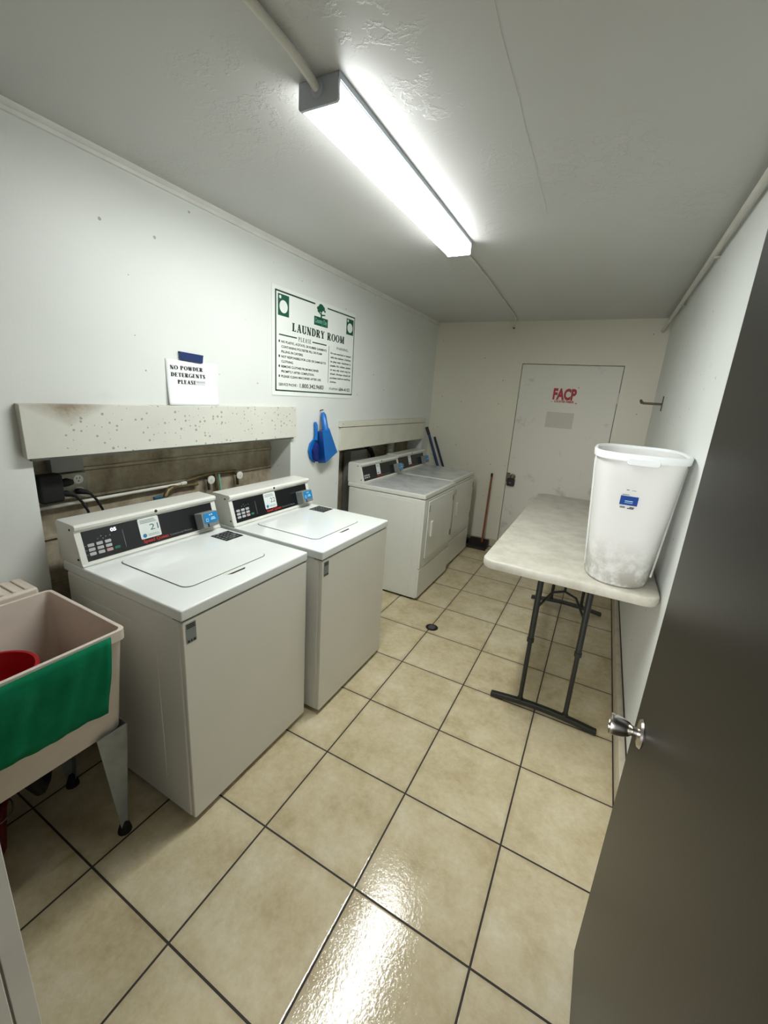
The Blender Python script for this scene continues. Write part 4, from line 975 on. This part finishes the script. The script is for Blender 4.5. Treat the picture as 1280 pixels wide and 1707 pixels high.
# ------------------------------------------------------------------ folding table
t = thing('folding_table', 'white plastic folding table with dark legs against the right wall', 'table', (1.25, 2.5, 0))
TZ = 0.873; tx0_, tx1_, ty0_, ty1_ = 0.855, 1.648, 1.505, 3.50
mb = MB()
cxm, cym = (tx0_+tx1_)/2, (ty0_+ty1_)/2; wx, wy = tx1_-tx0_, ty1_-ty0_
rr_ = lambda ins, r, z: [(a, b, z) for a, b in rrect(wx-2*ins, wy-2*ins, r, 8, cxm, cym)]
mb.loft([rr_(0.004, .066, TZ-0.046), rr_(0.0, .070, TZ-0.038), rr_(0.0, .070, TZ-0.010), rr_(0.003, .067, TZ-0.003), rr_(0.010, .062, TZ)])
mb.build('tabletop', 'table_top', t, smooth=True, angle=50)
def leg_frame(yc, s):
    fb = MB()
    xs = [0.985+0.555*k/16 for k in range(17)]
    rings = []
    for x_ in xs:
        a = (x_-0.985)/0.555; z_ = 0.018+0.022*math.sin(PI*a)
        rings.append([(x_, yc-0.014, z_-0.014), (x_, yc+0.014, z_-0.014), (x_, yc+0.014, z_+0.014), (x_, yc-0.014, z_+0.014)])
    fb.loft(rings); fb.build('foot_bar', 'table_leg', t, bevel=0.003)
    for xx in (1.146, 1.382):
        l = MB(); l.tube([(xx, yc, 0.040), (xx, yc, 0.46)], 0.0120, 14); lg = l.build('leg', 'table_leg', t, smooth=True)
        l = MB(); l.tube([(xx, yc, 0.425), (xx, yc+s*0.02, TZ-0.044)], 0.0155, 14); l.build('leg_sleeve', 'table_leg', lg, smooth=True)
        l = MB(); l.tube([(xx, yc, 0.418), (xx, yc, 0.440)], 0.0185, 14); l.tube([(xx, yc, 0.040), (xx, yc, 0.062)], 0.0155, 12); build_each(l, 'leg_collar', 'table_leg', lg, smooth=True)
    yj = yc+s*0.13; zj = 0.695
    b_ = MB()
    for xx in (1.146, 1.382): b_.tube([(xx, yc, 0.615), (1.264+(xx-1.264)*0.5, yc+s*0.10, 0.685), (1.264, yj, zj)], 0.0065, 8)
    b_.tube([(1.264, yj, zj), (1.264, yc+s*0.36, TZ-0.044)], 0.0070, 8)
    build_each(b_, 'brace', 'table_leg', t, smooth=True)
    c_ = MB(); c_.tube([(1.120, yc+s*0.02, TZ-0.054), (1.408, yc+s*0.02, TZ-0.054)], 0.011, 10); c_.build('cross_tube', 'table_leg', t, smooth=True)
leg_frame(1.640, 1); leg_frame(3.090, -1)

# ------------------------------------------------------------------ white bin on the table
t = thing('trash_bin', 'tall white plastic bin with a blue label standing on the folding table', 'bin', (1.466, 1.74, TZ))
def sup(cx, cy, hx, hy, z, e=3.0, n=72):
    out = []
    for k in range(n):
        a = 2*PI*k/n; c_, s_ = math.cos(a), math.sin(a)
        out.append((cx+hx*math.copysign(abs(c_)**(2/e), c_), cy+hy*math.copysign(abs(s_)**(2/e), s_), z))
    return out
BH = 0.612
def binring(f, z, ins=0.0, e=None): # f: 0 bottom .. 1 top
    return sup(1.466+(-0.004)*f, 1.738-0.010*f, 0.137+0.040*f-ins, 0.196+0.070*f-ins, z, (2.5+0.8*f) if e is None else e)
mb = MB()
rings = [binring(0.0, TZ+0.0005, 0.012), binring(0.0, TZ+0.006, 0.003), binring(0.02, TZ+0.02)]
for k in range(1, 9): rings.append(binring(k/8*0.97, TZ+0.02+(BH-0.05)*k/8))
rings += [binring(0.97, TZ+BH-0.012, 0.003)]
rings += [binring(0.97-0.97*k/6, TZ+BH-0.012-(BH-0.024)*k/6, 0.006) for k in range(7)]
mb.loft(rings)
pb = mb.build('bin_body', 'bin', t, smooth=True, angle=60)
mb = MB()
mb.loft([binring(0.99, TZ+BH-0.030, 0.0), binring(1.0, TZ+BH-0.030, -0.010), binring(1.0, TZ+BH-0.006, -0.012), binring(1.0, TZ+BH, -0.008), binring(1.0, TZ+BH-0.001, 0.001), binring(0.99, TZ+BH-0.030, 0.004)], close=True)
mb.build('rim', 'bin_rim', t, smooth=True, angle=50)
fy = 1.738-0.010-0.264
for sgn, yy in ((-1, fy), (1, 1.728+0.264)):
    mb = MB(); mb.prism(rrect(0.118, 0.030, 0.012, 5, 1.462, TZ+BH-0.030), (0, yy+(-0.016 if sgn < 0 else -0.004), 0), X, Z, Y, 0.0, 0.020); mb.build('handle', 'bin_rim', t, bevel=0.004, seg=3)
# reinforcing ribs on the long sides
for sgn in (-1, 1):
    for dy in (-0.10, 0.0, 0.10):
        mb = MB()
        mb.tube([(1.466-0.0005*k+sgn*(0.137+0.040*(k/8)*0.97+0.0005), 1.738+dy, TZ+0.05+(BH-0.10)*k/8) for k in range(9)], 0.0045, 8)
        mb.build('rib', 'bin', t, smooth=True)
# label on the front, which slopes outward to the top
def front_pt(z): # y of the front face at height z
    f = (z-TZ-0.02)/(BH-0.05)*0.97
    return 1.738-0.010*f-(0.196+0.070*f)
za, zb = TZ+0.36, TZ+0.48
v_ = Vector((0, front_pt(zb)-front_pt(za), zb-za)).normalized(); n_ = X.cross(v_); n_ = -n_ if n_.y > 0 else n_
o_ = Vector((1.440, front_pt(za), za))
mb = MB(); mb.prism(rect(-0.030, 0.036, 0.035, 0.075), o_, X, v_, n_, -0.001, 0.0016); lb = mb.build('blue_label', 'bin_blue', t)
mb = MB(); mb.flat(rect(-0.012, 0.018, 0.052, 0.055), o_, X, v_, n_, 0.0021); mb.flat(rect(-0.012, 0.018, 0.045, 0.047), o_, X, v_, n_, 0.0021); mb.build('label_lettering', 'pale_blue', lb)
mb = MB(); mb.flat(rect(-0.026, 0.000, 0.079, 0.082), o_, X, v_, n_, 0.0012); mb.flat(rect(-0.026, -0.006, 0.020, 0.028), o_, X, v_, n_, 0.0012); mb.flat(rect(-0.014, -0.004, 0.100, 0.104), o_, X, v_, n_, 0.0012)
mb.flat(rect(0.006, 0.022, 0.100, 0.102), o_, X, v_, n_, 0.0012); mb.build('grey_print', 'grey_ink', pb)
mb = MB(); mb.flat(rect(0.002, 0.026, 0.019, 0.023), o_, X, v_, n_, 0.0012); mb.flat(rect(0.010, 0.028, 0.024, 0.028), o_, X, v_, n_, 0.0012); mb.build('dark_print', 'ink', pb)

# ------------------------------------------------------------------ open dark door on the right
mb = MB(); mb.box(1.506, 1.550, YN+0.01, 0.612, 0.008, 2.09)
door2 = struct(mb, 'door_2', 'dark_door', bevel=0.002)
ky, kz_ = 0.512, 0.918
mb = MB(); mb.lathe([(0.0335, 0), (0.034, 0.002), (0.031, 0.007), (0.020, 0.010), (0.0, 0.010)], (1.506, ky, kz_), (-1, 0, 0), 36); rs = mb.build('knob_rose', 'steel', door2, smooth=True)
mb = MB(); mb.lathe([(0.012, 0.008), (0.0115, 0.018), (0.012, 0.022), (0.0165, 0.027), (0.0215, 0.040), (0.0245, 0.056), (0.0255, 0.064), (0.0245, 0.067), (0.016, 0.0675), (0.015, 0.065), (0, 0.065)], (1.506, ky, kz_), (-1, 0, 0), 36)
kb = mb.build('door_knob', 'steel', door2, smooth=True)
mb = MB(); mb.box(1.506-0.0672, 1.506-0.0655, ky-0.0015, ky+0.0015, kz_-0.008, kz_+0.008); mb.build('keyhole', 'black', kb)
for z in (0.25, 1.05, 1.85):
    mb = MB(); mb.tube([(1.503, YN+0.004, z-0.05), (1.503, YN+0.004, z+0.05)], 0.007, 10); build_each(mb, 'hinge', 'dull_steel', door2, smooth=True)
